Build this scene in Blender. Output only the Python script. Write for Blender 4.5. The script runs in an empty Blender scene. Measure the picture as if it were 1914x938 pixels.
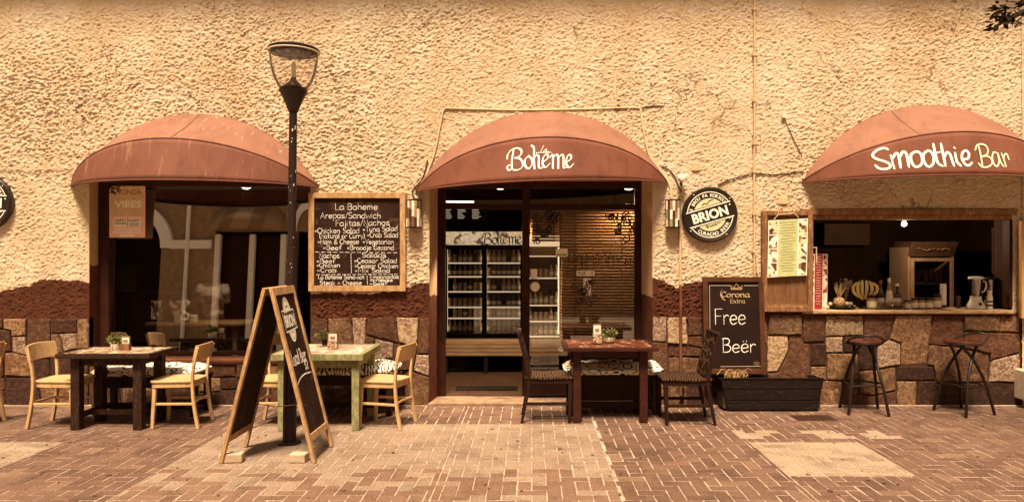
import bpy, bmesh, math, random
import numpy as np
from mathutils import Vector, Matrix

# ------------------------------------------------------------------ scene, camera, light
scene = bpy.context.scene
col = scene.collection
R = math.radians
rnd = random.Random(11)
CAMD, EYE, FPX = 8.14, 1.65, 1382.0          # distance camera-wall, eye height, focal length in photo pixels

cam_data = bpy.data.cameras.new('camera')
cam = bpy.data.objects.new('camera', cam_data)
col.objects.link(cam)
cam.location = (0, -CAMD, EYE)
cam.rotation_euler = (R(90), 0, 0)
cam_data.sensor_width = 36
cam_data.lens = FPX / 1914 * 36
cam_data.shift_x = -37 / 1914
cam_data.shift_y = 8 / 1914
cam_data.clip_end = 1000
scene.camera = cam

SUN_EL, SUN_AZ = 65, -10                      # degrees; azimuth measured from straight behind the camera, minus = left
world = bpy.data.worlds.new('World')
scene.world = world
world.use_nodes = True
wn = world.node_tree
wn.nodes.clear()
sky = wn.nodes.new('ShaderNodeTexSky')
sky.sky_type = 'NISHITA'
sky.sun_disc = False
sky.sun_elevation = R(SUN_EL)
sky.sun_rotation = R(180 + SUN_AZ)
sky.dust_density = 4
hs = wn.nodes.new('ShaderNodeHueSaturation'); hs.inputs['Saturation'].default_value = 0.25
tint = wn.nodes.new('ShaderNodeMix'); tint.data_type = 'RGBA'; tint.blend_type = 'MULTIPLY'
tint.inputs[0].default_value = 1.0
tint.inputs[7].default_value = (1.0, 0.77, 0.57, 1)
bg = wn.nodes.new('ShaderNodeBackground'); bg.inputs[1].default_value = 0.05
wo = wn.nodes.new('ShaderNodeOutputWorld')
wn.links.new(sky.outputs[0], hs.inputs['Color'])
wn.links.new(hs.outputs[0], tint.inputs[6])
wn.links.new(tint.outputs[2], bg.inputs[0])
wn.links.new(bg.outputs[0], wo.inputs[0])

sun_data = bpy.data.lights.new('sun', 'SUN')
sun_data.energy = 5.0
sun_data.angle = R(13)
sun_data.color = (1.0, 0.835, 0.61)
sun = bpy.data.objects.new('sun', sun_data)
col.objects.link(sun)
sd = Vector((math.sin(R(-SUN_AZ)) * math.cos(R(SUN_EL)), math.cos(R(SUN_AZ)) * math.cos(R(SUN_EL)), -math.sin(R(SUN_EL))))
sun.rotation_euler = sd.to_track_quat('-Z', 'Y').to_euler()
sun.location = (-3, -20, 25)

vs = scene.view_settings
vs.view_transform = 'Standard'
vs.look = 'None'
vs.exposure = 1.02
vs.gamma = 1.0
scene.cycles.max_bounces = 8
scene.cycles.transparent_max_bounces = 12

# ------------------------------------------------------------------ small helpers
def wx(px): return (px - 994) / 169.8         # photo column -> metres on the wall plane
def wz(py): return (757.2 - py) / 169.8       # photo row -> height on the wall plane
def at(px, py, d): return Vector(((px - 994) * d / FPX, d - CAMD, EYE - (py - 477) * d / FPX))
def s8(r, g, b):
    f = lambda c: (c / 255 / 12.92) if c / 255 < 0.04045 else ((c / 255 + 0.055) / 1.055) ** 2.4
    return (f(r), f(g), f(b))

def tag(o, label=None, cat=None, group=None, kind=None):
    if label: o['label'] = label
    if cat: o['category'] = cat
    if group: o['group'] = group
    if kind: o['kind'] = kind
    return o

def thing(name, label, cat, loc=(0, 0, 0), rz=0, group=None):
    o = bpy.data.objects.new(name, None)
    o.empty_display_size = 0.1
    col.objects.link(o)
    o.location = loc
    o.rotation_euler = (0, 0, rz)
    return tag(o, label, cat, group)

def children(o): return [c for c in col.objects if c.parent == o]

def copy_tree(o, parent=None):
    c = o.copy(); col.objects.link(c); c.parent = parent
    for ch in children(o): copy_tree(ch, c)
    return c

def smoothpath(pts, n=5, closed=False):
    """Catmull-Rom through the points (any dimension)."""
    P = [Vector(p) for p in pts]
    if len(P) < 3: return P
    out = []
    m = len(P)
    rng = range(m if closed else m - 1)
    for i in rng:
        p1, p2 = P[i], P[(i + 1) % m]
        p0 = P[(i - 1) % m] if (closed or i > 0) else p1 * 2 - p2
        p3 = P[(i + 2) % m] if (closed or i + 2 < m) else p2 * 2 - p1
        for k in range(n):
            t = k / n
            out.append(0.5 * ((2 * p1) + (p2 - p0) * t + (2 * p0 - 5 * p1 + 4 * p2 - p3) * t * t + (3 * p1 - p0 - 3 * p2 + p3) * t ** 3))
    if not closed: out.append(P[-1])
    return out

class MB:
    def __init__(self): self.v = []; self.f = []; self.m = []; self.mi = 0
    def add(self, vs, fs):
        o = len(self.v); self.v += [tuple(p) for p in vs]
        for f in fs:
            self.f.append(tuple(i + o for i in f)); self.m.append(self.mi)
        return self
    def box(self, x0, x1, y0, y1, z0, z1):
        vs = [(x0,y0,z0),(x1,y0,z0),(x1,y1,z0),(x0,y1,z0),(x0,y0,z1),(x1,y0,z1),(x1,y1,z1),(x0,y1,z1)]
        return self.add(vs, [(0,3,2,1),(4,5,6,7),(0,1,5,4),(1,2,6,5),(2,3,7,6),(3,0,4,7)])
    def hexa(self, b, t):
        """box from 4 bottom and 4 top corners (counter-clockwise seen from above)"""
        return self.add(list(b) + list(t), [(0,3,2,1),(4,5,6,7),(0,1,5,4),(1,2,6,5),(2,3,7,6),(3,0,4,7)])
    def bar(self, p0, p1, w, h, w2=None, h2=None, side=None):
        """rectangular bar; w along 'side' axis, h along the third axis"""
        p0, p1 = Vector(p0), Vector(p1); d = (p1 - p0).normalized()
        s = Vector(side) if side else (Vector((0,0,1)).cross(d) if abs(d.z) < 0.95 else Vector((1,0,0)))
        s = (s - d * s.dot(d)).normalized(); u = d.cross(s)
        w2 = w if w2 is None else w2; h2 = h if h2 is None else h2
        r = lambda p, a, b: [p - s*a/2 - u*b/2, p + s*a/2 - u*b/2, p + s*a/2 + u*b/2, p - s*a/2 + u*b/2]
        return self.add(r(p0, w, h) + r(p1, w2, h2), [(3,2,1,0),(4,5,6,7),(0,1,5,4),(1,2,6,5),(2,3,7,6),(3,0,4,7)])
    def tube(self, pts, r, n=8, caps=True, flat=1.0, up=None):
        P = [Vector(p) for p in pts]; rr = r if isinstance(r, (list, tuple)) else [r] * len(P)
        rings = []; prev = None
        for i, p in enumerate(P):
            d = (P[min(i+1, len(P)-1)] - P[max(i-1, 0)]).normalized()
            a = Vector(up) if up else (prev if prev is not None else (Vector((0,0,1)) if abs(d.z) < 0.9 else Vector((1,0,0))))
            s = (a - d * a.dot(d))
            s = s.normalized() if s.length > 1e-6 else d.orthogonal().normalized()
            if not up: prev = s
            u = d.cross(s); off = math.pi / 4 if n == 4 else 0
            rings.append([p + s * math.cos(2*math.pi*k/n+off) * rr[i] + u * math.sin(2*math.pi*k/n+off) * rr[i] * flat for k in range(n)])
        vs = [q for rg in rings for q in rg]; fs = []
        for i in range(len(P) - 1):
            for k in range(n):
                a, b = i*n + k, i*n + (k+1) % n
                fs.append((a, b, b + n, a + n))
        if caps:
            fs.append(tuple(range(n - 1, -1, -1))); fs.append(tuple((len(P)-1)*n + k for k in range(n)))
        return self.add(vs, fs)
    def lathe(self, prof, c=(0,0,0), n=20, axis='z', sx=1, sy=1):
        vs = []; fs = []
        for (r, z) in prof:
            for k in range(n):
                a = 2*math.pi*k/n
                p = (math.cos(a)*r*sx, math.sin(a)*r*sy, z)
                if axis == 'y': p = (p[0], -p[2], p[1])
                vs.append((c[0]+p[0], c[1]+p[1], c[2]+p[2]))
        for i in range(len(prof)-1):
            for k in range(n):
                a, b = i*n+k, i*n+(k+1)%n
                fs.append((a, b, b+n, a+n))
        if prof[0][0] > 1e-5: fs.append(tuple(range(n-1,-1,-1)))
        if prof[-1][0] > 1e-5: fs.append(tuple((len(prof)-1)*n+k for k in range(n)))
        return self.add(vs, fs)
    def prism(self, poly, y0, y1):
        """polygon (x,z) extruded along y; polygon counter-clockwise seen from the camera side (-y)"""
        n = len(poly)
        vs = [(x, y0, z) for x, z in poly] + [(x, y1, z) for x, z in poly]
        fs = [tuple(range(n)), tuple(range(2*n-1, n-1, -1))] + [(i, i+n, (i+1)%n+n, (i+1)%n) for i in range(n)]
        return self.add(vs, fs)
    def flatprism(self, poly, z0, z1):
        """polygon (x,y) extruded in z"""
        n = len(poly)
        vs = [(x, y, z0) for x, y in poly] + [(x, y, z1) for x, y in poly]
        fs = [tuple(range(n-1,-1,-1)), tuple(range(n, 2*n))] + [(i, (i+1)%n, (i+1)%n+n, i+n) for i in range(n)]
        return self.add(vs, fs)
    def ribbon(self, pts, width, fn, nib=None, minw=0.25, cap=True):
        """2-D stroke drawn as a ribbon mapped to 3-D by fn(u,v); nib = broad pen angle"""
        P = [Vector((p[0], p[1])) for p in pts]
        if len(P) < 2: return self
        if cap:
            d0 = (P[0]-P[1]); d1 = (P[-1]-P[-2])
            if d0.length > 0: P[0] = P[0] + d0.normalized()*width*0.35
            if d1.length > 0: P[-1] = P[-1] + d1.normalized()*width*0.35
        vs = []
        for i, p in enumerate(P):
            d = (P[min(i+1,len(P)-1)] - P[max(i-1,0)])
            d = d.normalized() if d.length > 1e-9 else Vector((1,0))
            nrm = Vector((-d.y, d.x)); w = width
            if nib is not None:
                w = width * max(minw, abs(d.x*math.sin(nib) - d.y*math.cos(nib)))
            if cap and nib is None and (i == 0 or i == len(P)-1): w *= 0.6
            a, b = p + nrm*w/2, p - nrm*w/2
            vs += [fn(a.x, a.y), fn(b.x, b.y)]
        return self.add(vs, [(2*i, 2*i+1, 2*i+3, 2*i+2) for i in range(len(P)-1)])
    def disc(self, c, r, fn, n=28, ry=None):
        ry = ry or r
        return self.add([fn(c[0]+r*math.cos(2*math.pi*k/n), c[1]+ry*math.sin(2*math.pi*k/n)) for k in range(n)], [tuple(range(n))])
    def poly2(self, pts, fn):
        return self.add([fn(*p) for p in pts], [tuple(range(len(pts)))])
    def build(self, name, mat, parent=None, bevel=0, smooth=False, seg=2, solid=0, subsurf=0, fix=False):
        me = bpy.data.meshes.new(name)
        me.from_pydata(self.v, [], self.f)
        mats = mat if isinstance(mat, (list, tuple)) else [mat]
        for m in mats: me.materials.append(m)
        if len(mats) > 1: me.polygons.foreach_set('material_index', self.m)
        if fix:
            bm = bmesh.new(); bm.from_mesh(me)
            bmesh.ops.recalc_face_normals(bm, faces=bm.faces); bm.to_mesh(me); bm.free()
        if smooth:
            me.polygons.foreach_set('use_smooth', [True]*len(me.polygons))
            if smooth != 'all':
                try: me.set_sharp_from_angle(angle=R(40))
                except Exception: pass
        me.update()
        o = bpy.data.objects.new(name, me); col.objects.link(o)
        if parent: o.parent = parent
        if solid:
            md = o.modifiers.new('solid', 'SOLIDIFY'); md.thickness = solid; md.offset = 0
        if bevel:
            md = o.modifiers.new('bevel', 'BEVEL'); md.width = bevel; md.segments = seg; md.limit_method = 'ANGLE'; md.angle_limit = R(35)
        if subsurf:
            md = o.modifiers.new('sub', 'SUBSURF'); md.levels = subsurf; md.render_levels = subsurf
        return o

# ------------------------------------------------------------------ materials
MATS = {}
def newmat(name):
    m = bpy.data.materials.new(name); m.use_nodes = True
    MATS[name] = m
    nt = m.node_tree; b = nt.nodes['Principled BSDF']
    return m, nt, b, nt.nodes, nt.links

def mix(nt, fac, a, b, blend='MIX'):
    n = nt.nodes.new('ShaderNodeMix'); n.data_type = 'RGBA'; n.blend_type = blend
    for sock, val in ((n.inputs[0], fac), (n.inputs[6], a), (n.inputs[7], b)):
        if hasattr(val, 'is_output'): nt.links.new(val, sock)
        elif isinstance(val, (int, float)): sock.default_value = val
        else: sock.default_value = (*val[:3], 1)
    return n.outputs[2]

def noise_tex(nt, scale, detail=4, rough=0.6, vec=None, dist=0):
    n = nt.nodes.new('ShaderNodeTexNoise'); n.inputs['Scale'].default_value = scale
    n.inputs['Detail'].default_value = detail; n.inputs['Roughness'].default_value = rough
    n.inputs['Distortion'].default_value = dist
    if vec is not None: nt.links.new(vec, n.inputs['Vector'])
    return n.outputs['Fac']

def ramp(nt, fac, stops, interp='LINEAR'):
    n = nt.nodes.new('ShaderNodeValToRGB'); n.color_ramp.interpolation = interp
    e = n.color_ramp.elements
    while len(e) < len(stops): e.new(0.5)
    for i, (p, c) in enumerate(stops):
        e[i].position = p
        e[i].color = (*c, 1) if not isinstance(c, (int, float)) else (c, c, c, 1)
    nt.links.new(fac, n.inputs[0])
    return n.outputs[0]

def pos_vec(nt, stretch=(1,1,1), rot=(0,0,0), obj=False):
    if obj:
        g = nt.nodes.new('ShaderNodeTexCoord').outputs['Object']
    else:
        g = nt.nodes.new('ShaderNodeNewGeometry').outputs['Position']
    mp = nt.nodes.new('ShaderNodeMapping'); mp.inputs['Scale'].default_value = stretch
    mp.inputs['Rotation'].default_value = rot
    nt.links.new(g, mp.inputs[0])
    return mp.outputs[0]

def bump(nt, b, h, strength, dist=0.01):
    n = nt.nodes.new('ShaderNodeBump'); n.inputs['Strength'].default_value = strength
    n.inputs['Distance'].default_value = dist
    nt.links.new(h, n.inputs['Height']); nt.links.new(n.outputs[0], b.inputs['Normal'])

def mat(name, c1, c2=None, scale=6, rough=0.75, bmp=0.0, bscale=60, metal=0, stretch=(1,1,1), spec=0.1, c3=None, obj=False, lo=0.35, hi=0.65):
    m, nt, b, N, L = newmat(name)
    c2 = c2 or tuple(x*0.7 for x in c1)
    v = pos_vec(nt, stretch, obj=obj)
    f = noise_tex(nt, scale, 6, 0.65, v)
    cr = ramp(nt, f, [(lo, c1), (hi, c2)])
    if c3:
        f2 = noise_tex(nt, scale*3.1, 5, 0.7, v)
        k = ramp(nt, f2, [(0.55, 0.0), (0.68, 1.0)])
        cr = mix(nt, k, cr, c3)
    L.new(cr, b.inputs['Base Color'])
    b.inputs['Roughness'].default_value = rough
    b.inputs['Metallic'].default_value = metal
    b.inputs['Specular IOR Level'].default_value = spec
    if bmp:
        bump(nt, b, noise_tex(nt, bscale, 5, 0.7, v), bmp, 0.006)
    return m

def emis(name, c, strength):
    m, nt, b, N, L = newmat(name)
    b.inputs['Base Color'].default_value = (*c, 1)
    b.inputs['Emission Color'].default_value = (*c, 1)
    b.inputs['Emission Strength'].default_value = strength
    return m

def glass(name, refl, tintc=(1,1,1), rough=0.0, ior=1.5):
    m, nt, b, N, L = newmat(name)
    N.remove(b)
    t = N.new('ShaderNodeBsdfTransparent'); t.inputs[0].default_value = (*tintc, 1)
    g = N.new('ShaderNodeBsdfGlossy'); g.inputs['Roughness'].default_value = rough
    x = N.new('ShaderNodeMixShader')
    fr = N.new('ShaderNodeFresnel'); fr.inputs[0].default_value = ior
    ad = N.new('ShaderNodeMath'); ad.operation = 'ADD'; ad.use_clamp = True; ad.inputs[1].default_value = refl
    L.new(fr.outputs[0], ad.inputs[0]); L.new(ad.outputs[0], x.inputs[0])
    L.new(t.outputs[0], x.inputs[1]); L.new(g.outputs[0], x.inputs[2])
    L.new(x.outputs[0], N['Material Output'].inputs[0])
    return m

def voronoi_mat(name, scale, stops, edge=None, rough=0.8, stretch=(1,1,1), edgew=0.06, dist=False, bmp=0):
    """coloured cells; edge = grout colour"""
    m, nt, b, N, L = newmat(name)
    v = pos_vec(nt, stretch)
    vo = N.new('ShaderNodeTexVoronoi'); vo.inputs['Scale'].default_value = scale
    L.new(v, vo.inputs['Vector'])
    if dist:
        fac = vo.outputs['Distance']
    else:
        sep = N.new('ShaderNodeSeparateColor'); L.new(vo.outputs['Color'], sep.inputs[0]); fac = sep.outputs[0]
    c = ramp(nt, fac, stops, 'CONSTANT')
    if edge:
        ve = N.new('ShaderNodeTexVoronoi'); ve.feature = 'DISTANCE_TO_EDGE'; ve.inputs['Scale'].default_value = scale
        L.new(v, ve.inputs['Vector'])
        k = ramp(nt, ve.outputs['Distance'], [(edgew*0.6, 1.0), (edgew, 0.0)])
        c = mix(nt, k, c, edge)
    L.new(c, b.inputs['Base Color']); b.inputs['Roughness'].default_value = rough
    b.inputs['Specular IOR Level'].default_value = 0.15
    if bmp: bump(nt, b, noise_tex(nt, 90, 4, .6, v), bmp, 0.006)
    return m

# ---- stucco wall: cream above, red-brown painted dado below a wavy hand-painted edge
CREAM, CREAM2 = (0.82, 0.65, 0.47), (0.68, 0.47, 0.28)
DADO, DADO2 = (0.125, 0.038, 0.018), (0.075, 0.022, 0.010)
def stucco_mat(name, curve=None, level=None, fine=True, CREAM=CREAM, CREAM2=CREAM2):
    m, nt, b, N, L = newmat(name)
    v = pos_vec(nt)
    big = noise_tex(nt, 1.3, 5, 0.6, v)
    mid = noise_tex(nt, 9, 5, 0.7, v)
    cream = ramp(nt, big, [(0.35, CREAM), (0.7, CREAM2)])
    cream = mix(nt, ramp(nt, mid, [(0.52, 0.0), (0.72, 0.45)]), cream, (0.60, 0.40, 0.21))
    sv = pos_vec(nt, (2.2, 1, 0.5))
    cream = mix(nt, ramp(nt, noise_tex(nt, 1.6, 6, 0.7, sv), [(0.50, 0.0), (0.72, 0.5)]), cream, (0.62, 0.41, 0.21))
    # drip streaks and hairline cracks
    dv = pos_vec(nt, (7, 1, 0.35))
    cream = mix(nt, ramp(nt, noise_tex(nt, 1.8, 5, 0.65, dv), [(0.58, 0.0), (0.74, 0.5)]), cream, (0.50, 0.30, 0.15))
    ck_ = N.new('ShaderNodeTexVoronoi'); ck_.feature = 'DISTANCE_TO_EDGE'; ck_.inputs['Scale'].default_value = 0.75
    wv = N.new('ShaderNodeVectorMath'); wv.operation = 'ADD'; nz = N.new('ShaderNodeTexNoise'); nz.inputs['Scale'].default_value = 3.5; nz.inputs['Detail'].default_value = 5
    L.new(v, nz.inputs['Vector']); L.new(v, wv.inputs[0]); L.new(nz.outputs['Color'], wv.inputs[1]); L.new(wv.outputs[0], ck_.inputs['Vector'])
    crk = ramp(nt, ck_.outputs['Distance'], [(0.003, 1.0), (0.010, 0.0)])
    msk = ramp(nt, noise_tex(nt, 0.8, 3, 0.5, v), [(0.50, 0.0), (0.58, 0.8)])
    cream = mix(nt, mix(nt, 1.0, crk, msk, 'MULTIPLY'), cream, (0.20, 0.10, 0.05))
    # shade of small hollows painted as dark specks; lighter flecks on brown
    shade_flecks = noise_tex(nt, 75, 4, 0.65, pos_vec(nt, (0.6, 1, 1.2), (0, R(18), 0)))
    cream = mix(nt, ramp(nt, shade_flecks, [(0.60, 0.0), (0.70, 0.85)]), cream, (0.30, 0.15, 0.065))
    brown = ramp(nt, mid, [(0.35, DADO), (0.65, DADO2)])
    brown = mix(nt, ramp(nt, shade_flecks, [(0.62, 0.0), (0.72, 0.6)]), brown, (0.30, 0.12, 0.06))
    sx = N.new('ShaderNodeSeparateXYZ'); L.new(v, sx.inputs[0])
    wob = noise_tex(nt, 7, 5, 0.65, v)
    ma = N.new('ShaderNodeMath'); ma.operation = 'MULTIPLY_ADD'; ma.inputs[1].default_value = 0.16; ma.inputs[2].default_value = -0.08
    L.new(wob, ma.inputs[0])
    if curve:
        mr = N.new('ShaderNodeMapRange'); mr.inputs[1].default_value = -7; mr.inputs[2].default_value = 7
        L.new(sx.outputs[0], mr.inputs[0])
        fc = N.new('ShaderNodeFloatCurve'); cv = fc.mapping.curves[0]
        pts = [((x+7)/14, z-0.6) for x, z in curve]
        while len(cv.points) < len(pts): cv.points.new(0.5, 0.5)
        for p, (a, c) in zip(cv.points, pts): p.location = (a, c); p.handle_type = 'VECTOR'
        fc.mapping.update(); L.new(mr.outputs[0], fc.inputs['Value'])
        thr = N.new('ShaderNodeMath'); thr.operation = 'ADD'; thr.inputs[1].default_value = 0.6
        L.new(fc.outputs[0], thr.inputs[0]); tout = thr.outputs[0]
    else:
        vn = N.new('ShaderNodeValue'); vn.outputs[0].default_value = level; tout = vn.outputs[0]
    ad = N.new('ShaderNodeMath'); ad.operation = 'ADD'; L.new(tout, ad.inputs[0]); L.new(ma.outputs[0], ad.inputs[1])
    sb = N.new('ShaderNodeMath'); sb.operation = 'SUBTRACT'; L.new(ad.outputs[0], sb.inputs[0]); L.new(sx.outputs[2], sb.inputs[1])
    ml = N.new('ShaderNodeMath'); ml.operation = 'MULTIPLY'; ml.use_clamp = True; ml.inputs[1].default_value = 120
    L.new(sb.outputs[0], ml.inputs[0])
    L.new(mix(nt, ml.outputs[0], cream, brown), b.inputs['Base Color'])
    b.inputs['Roughness'].default_value = 0.92; b.inputs['Specular IOR Level'].default_value = 0.15
    if fine:
        vv = pos_vec(nt, (0.55, 1, 1.3), (0, R(18), 0))
        bump(nt, b, noise_tex(nt, 85, 6, 0.8, vv), 1.0, 0.022)
    return m
curve = [(wx(-180), 1.25), (wx(0), 1.25), (wx(55), 1.33), (wx(95), 1.405), (wx(165), 1.36), (wx(581), 1.235), (wx(700), 1.24), (wx(750), 1.29), (wx(805), 1.37),
         (wx(1219), 1.40), (wx(1242), 1.37), (wx(1262), 1.31), (wx(1290), 1.34), (wx(1345), 1.36), (wx(1425), 1.06), (wx(1905), 1.02)]
stucco = stucco_mat('rough stucco', curve)
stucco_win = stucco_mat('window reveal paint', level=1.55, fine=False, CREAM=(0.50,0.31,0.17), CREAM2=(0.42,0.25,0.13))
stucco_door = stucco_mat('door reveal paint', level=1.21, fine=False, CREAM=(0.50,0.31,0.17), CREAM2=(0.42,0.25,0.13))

def stone_mat(name, c1, c2, c3, sc=5.0, relief=0.95):
    m, nt, b, N, L = newmat(name)
    v = pos_vec(nt)
    oi = N.new('ShaderNodeObjectInfo')
    cr = ramp(nt, noise_tex(nt, sc, 6, 0.7, v, 0.6), [(0.32, c1), (0.66, c2)])
    k = ramp(nt, noise_tex(nt, sc*4.5, 6, 0.75, v, 0.4), [(0.47, 0.0), (0.60, 1.0)])
    cr = mix(nt, k, cr, c3)
    k2 = ramp(nt, noise_tex(nt, 70, 5, 0.8, v), [(0.52, 0.0), (0.66, 0.8)])
    cr = mix(nt, k2, cr, tuple(x*0.35 for x in c2))
    hv = N.new('ShaderNodeHueSaturation'); L.new(cr, hv.inputs['Color'])
    mr = N.new('ShaderNodeMapRange'); mr.inputs[3].default_value = 0.72; mr.inputs[4].default_value = 1.28
    L.new(oi.outputs['Random'], mr.inputs[0]); L.new(mr.outputs[0], hv.inputs['Value'])
    L.new(hv.outputs[0], b.inputs['Base Color'])
    b.inputs['Roughness'].default_value = 0.85; b.inputs['Specular IOR Level'].default_value = 0.25
    hsum = N.new('ShaderNodeMath'); hsum.operation = 'MULTIPLY_ADD'; hsum.inputs[1].default_value = 1.1
    L.new(noise_tex(nt, 7.5, 4, 0.6, v, 0.8), hsum.inputs[0]); L.new(noise_tex(nt, 34, 8, 0.78, v, 0.6), hsum.inputs[2])
    bump(nt, b, hsum.outputs[0], relief, 0.035)
    return m
ST = {
 'b': stone_mat('brown painted stone', (0.120, 0.045, 0.021), (0.078, 0.028, 0.013), (0.18, 0.080, 0.040)),
 'd': stone_mat('dark brown stone', (0.060, 0.021, 0.011), (0.040, 0.013, 0.007), (0.100, 0.040, 0.021)),
 't': stone_mat('tan sandstone', (0.42, 0.235, 0.118), (0.20, 0.092, 0.042), (0.12, 0.055, 0.026), 6),
 'p': stone_mat('pinkish stone', (0.38, 0.215, 0.132), (0.15, 0.062, 0.034), (0.56, 0.40, 0.28), 9),
 'c': stone_mat('cream stone', (0.64, 0.455, 0.275), (0.38, 0.22, 0.115), (0.22, 0.11, 0.05), 7),
 'm': stone_mat('brown and ochre stone', (0.22, 0.100, 0.045), (0.13, 0.050, 0.022), (0.36, 0.20, 0.095), 4),
}
mortar = mat('dark mortar', (0.045, 0.022, 0.014), (0.085, 0.042, 0.025), 12, 0.95, 0.4, 60)

def paver_mat(name, c1, c2, c3):
    m, nt, b, N, L = newmat(name)
    v = pos_vec(nt)
    geo = N.new('ShaderNodeNewGeometry'); oi = N.new('ShaderNodeObjectInfo')
    ad = N.new('ShaderNodeMath'); ad.operation = 'ADD'; L.new(geo.outputs['Random Per Island'], ad.inputs[0]); L.new(oi.outputs['Random'], ad.inputs[1])
    fr = N.new('ShaderNodeMath'); fr.operation = 'FRACT'; L.new(ad.outputs[0], fr.inputs[0])
    cr = ramp(nt, fr.outputs[0], [(0.0, c1), (1.0, c2)])
    cr = mix(nt, ramp(nt, noise_tex(nt, 2.2, 4, 0.6, v), [(0.4, 0.0), (0.7, 0.45)]), cr, c3)
    cr = mix(nt, ramp(nt, noise_tex(nt, 75, 4, 0.75, v), [(0.48, 0.0), (0.64, 0.85)]), cr, tuple(min(.9, x*1.9) for x in c1))
    cr = mix(nt, ramp(nt, noise_tex(nt, 110, 3, 0.7, v), [(0.57, 0.0), (0.68, 0.75)]), cr, tuple(x*0.35 for x in c2))
    cr = mix(nt, ramp(nt, noise_tex(nt, 3.3, 6, 0.7, v, .4), [(0.50, 0.0), (0.68, 0.55)]), cr, tuple(x*0.55 for x in c2))
    L.new(cr, b.inputs['Base Color'])
    b.inputs['Roughness'].default_value = 0.88; b.inputs['Specular IOR Level'].default_value = 0.2
    bump(nt, b, noise_tex(nt, 130, 4, 0.7, v), 0.45, 0.005)
    return m
pv_red = paver_mat('red clay paver', (0.124, 0.065, 0.043), (0.070, 0.034, 0.022), (0.160, 0.093, 0.064))
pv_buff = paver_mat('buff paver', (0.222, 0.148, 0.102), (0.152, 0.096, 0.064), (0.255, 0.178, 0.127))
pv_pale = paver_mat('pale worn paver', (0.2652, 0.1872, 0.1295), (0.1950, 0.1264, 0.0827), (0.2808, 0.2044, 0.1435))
pv_mix = paver_mat('worn mixed paver', (0.158, 0.086, 0.055), (0.098, 0.050, 0.031), (0.185, 0.110, 0.073))
sand = mat('joint sand', (0.46, 0.36, 0.265), (0.20, 0.14, 0.095), 7, 0.95, 0.3, 150)

def fabric(name, c1, c2, stain=None):
    m, nt, b, N, L = newmat(name)
    v = pos_vec(nt)
    cr = ramp(nt, noise_tex(nt, 2.0, 5, 0.6, v), [(0.3, c1), (0.7, c2)])
    cr = mix(nt, ramp(nt, noise_tex(nt, 190, 3, 0.6, v), [(0.45, 0.0), (0.75, 0.45)]), cr, tuple(x*0.55 for x in c2))
    cr = mix(nt, ramp(nt, noise_tex(nt, 4.5, 6, 0.75, pos_vec(nt, (1.6, 1, 0.6))), [(0.48, 0.0), (0.72, 0.6)]), cr, tuple(x*0.6 for x in c2))
    if stain:
        sv = pos_vec(nt, (3.5, 1, 0.35))
        cr = mix(nt, ramp(nt, noise_tex(nt, 5, 5, 0.6, sv), [(0.60, 0.0), (0.76, 0.75)]), cr, stain)
    L.new(cr, b.inputs['Base Color'])
    b.inputs['Roughness'].default_value = 0.8; b.inputs['Specular IOR Level'].default_value = 0.25
    bump(nt, b, noise_tex(nt, 260, 3, 0.6, v), 0.25, 0.003)
    return m
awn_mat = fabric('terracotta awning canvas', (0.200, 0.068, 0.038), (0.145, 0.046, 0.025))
awn_top = fabric('lit-tone canvas', (0.285, 0.130, 0.083), (0.22, 0.094, 0.057))  # top panels lighter than the fronts: falling light painted into the canvas colour
awn_top_old = fabric('stained lit-tone canvas', (0.285, 0.130, 0.083), (0.22, 0.094, 0.057), (0.50, 0.32, 0.23))  # same painted-in lit tone, with pale stains
awn_old = fabric('weathered terracotta canvas', (0.19, 0.069, 0.041), (0.145, 0.049, 0.029), (0.32, 0.17, 0.11))

wood_light = mat('pale beech', (0.58, 0.375, 0.185), (0.44, 0.26, 0.115), 5, 0.5, 0.25, 40, stretch=(4,4,1), spec=0.25, c3=(0.36, 0.20, 0.085))
wood_frame = mat('bare pine frame', (0.50, 0.305, 0.148), (0.30, 0.160, 0.068), 7, 0.65, 0.3, 50, stretch=(3,3,1), c3=(0.20, 0.10, 0.045))
wood_dark = mat('dark stained wood', (0.026, 0.009, 0.005), (0.014, 0.005, 0.003), 6, 0.55, 0.3, 50, stretch=(4,4,1), spec=0.15)
wood_worn = mat('worn dark wood', (0.036, 0.015, 0.008), (0.016, 0.006, 0.0035), 6, 0.65, 0.5, 40, stretch=(3,3,1), c3=(0.12, 0.058, 0.028), spec=0.15)
wood_red = mat('reddish stained wood', (0.055, 0.013, 0.007), (0.026, 0.006, 0.0035), 7, 0.5, 0.2, 60, stretch=(1,4,4), spec=0.2)
wood_brown = mat('weathered brown wood', (0.27, 0.13, 0.058), (0.13, 0.055, 0.024), 8, 0.7, 0.6, 45, stretch=(3,3,0.8), c3=(0.42, 0.25, 0.12))
frame_brown = mat('dark brown joinery', (0.042, 0.013, 0.007), (0.026, 0.008, 0.004), 5, 0.6, 0.2, 60)
sill_red = mat('red-brown painted timber', (0.20, 0.068, 0.034), (0.13, 0.042, 0.02), 6, 0.5, 0.3, 50)
green_paint = mat('distressed green paint', (0.16, 0.155, 0.058), (0.34, 0.30, 0.150), 14, 0.6, 0.6, 50, stretch=(2,2,0.8), c3=(0.10, 0.065, 0.028))
slate = mat('chalkboard', (0.012, 0.005, 0.003), (0.020, 0.008, 0.005), 3, 0.75, 0.1, 90)
slate_worn = mat('smeared chalkboard', (0.018, 0.007, 0.004), (0.034, 0.014, 0.008), 4, 0.8, 0.1, 90, c3=(0.085, 0.042, 0.026))
chalk = mat('chalk', (0.90, 0.82, 0.72), (0.30, 0.22, 0.17), 34, 0.95, lo=.45, hi=.72)
cream_paint = mat('cream lettering paint', (0.88, 0.82, 0.68), (0.80, 0.72, 0.56), 20, 0.8)
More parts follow.
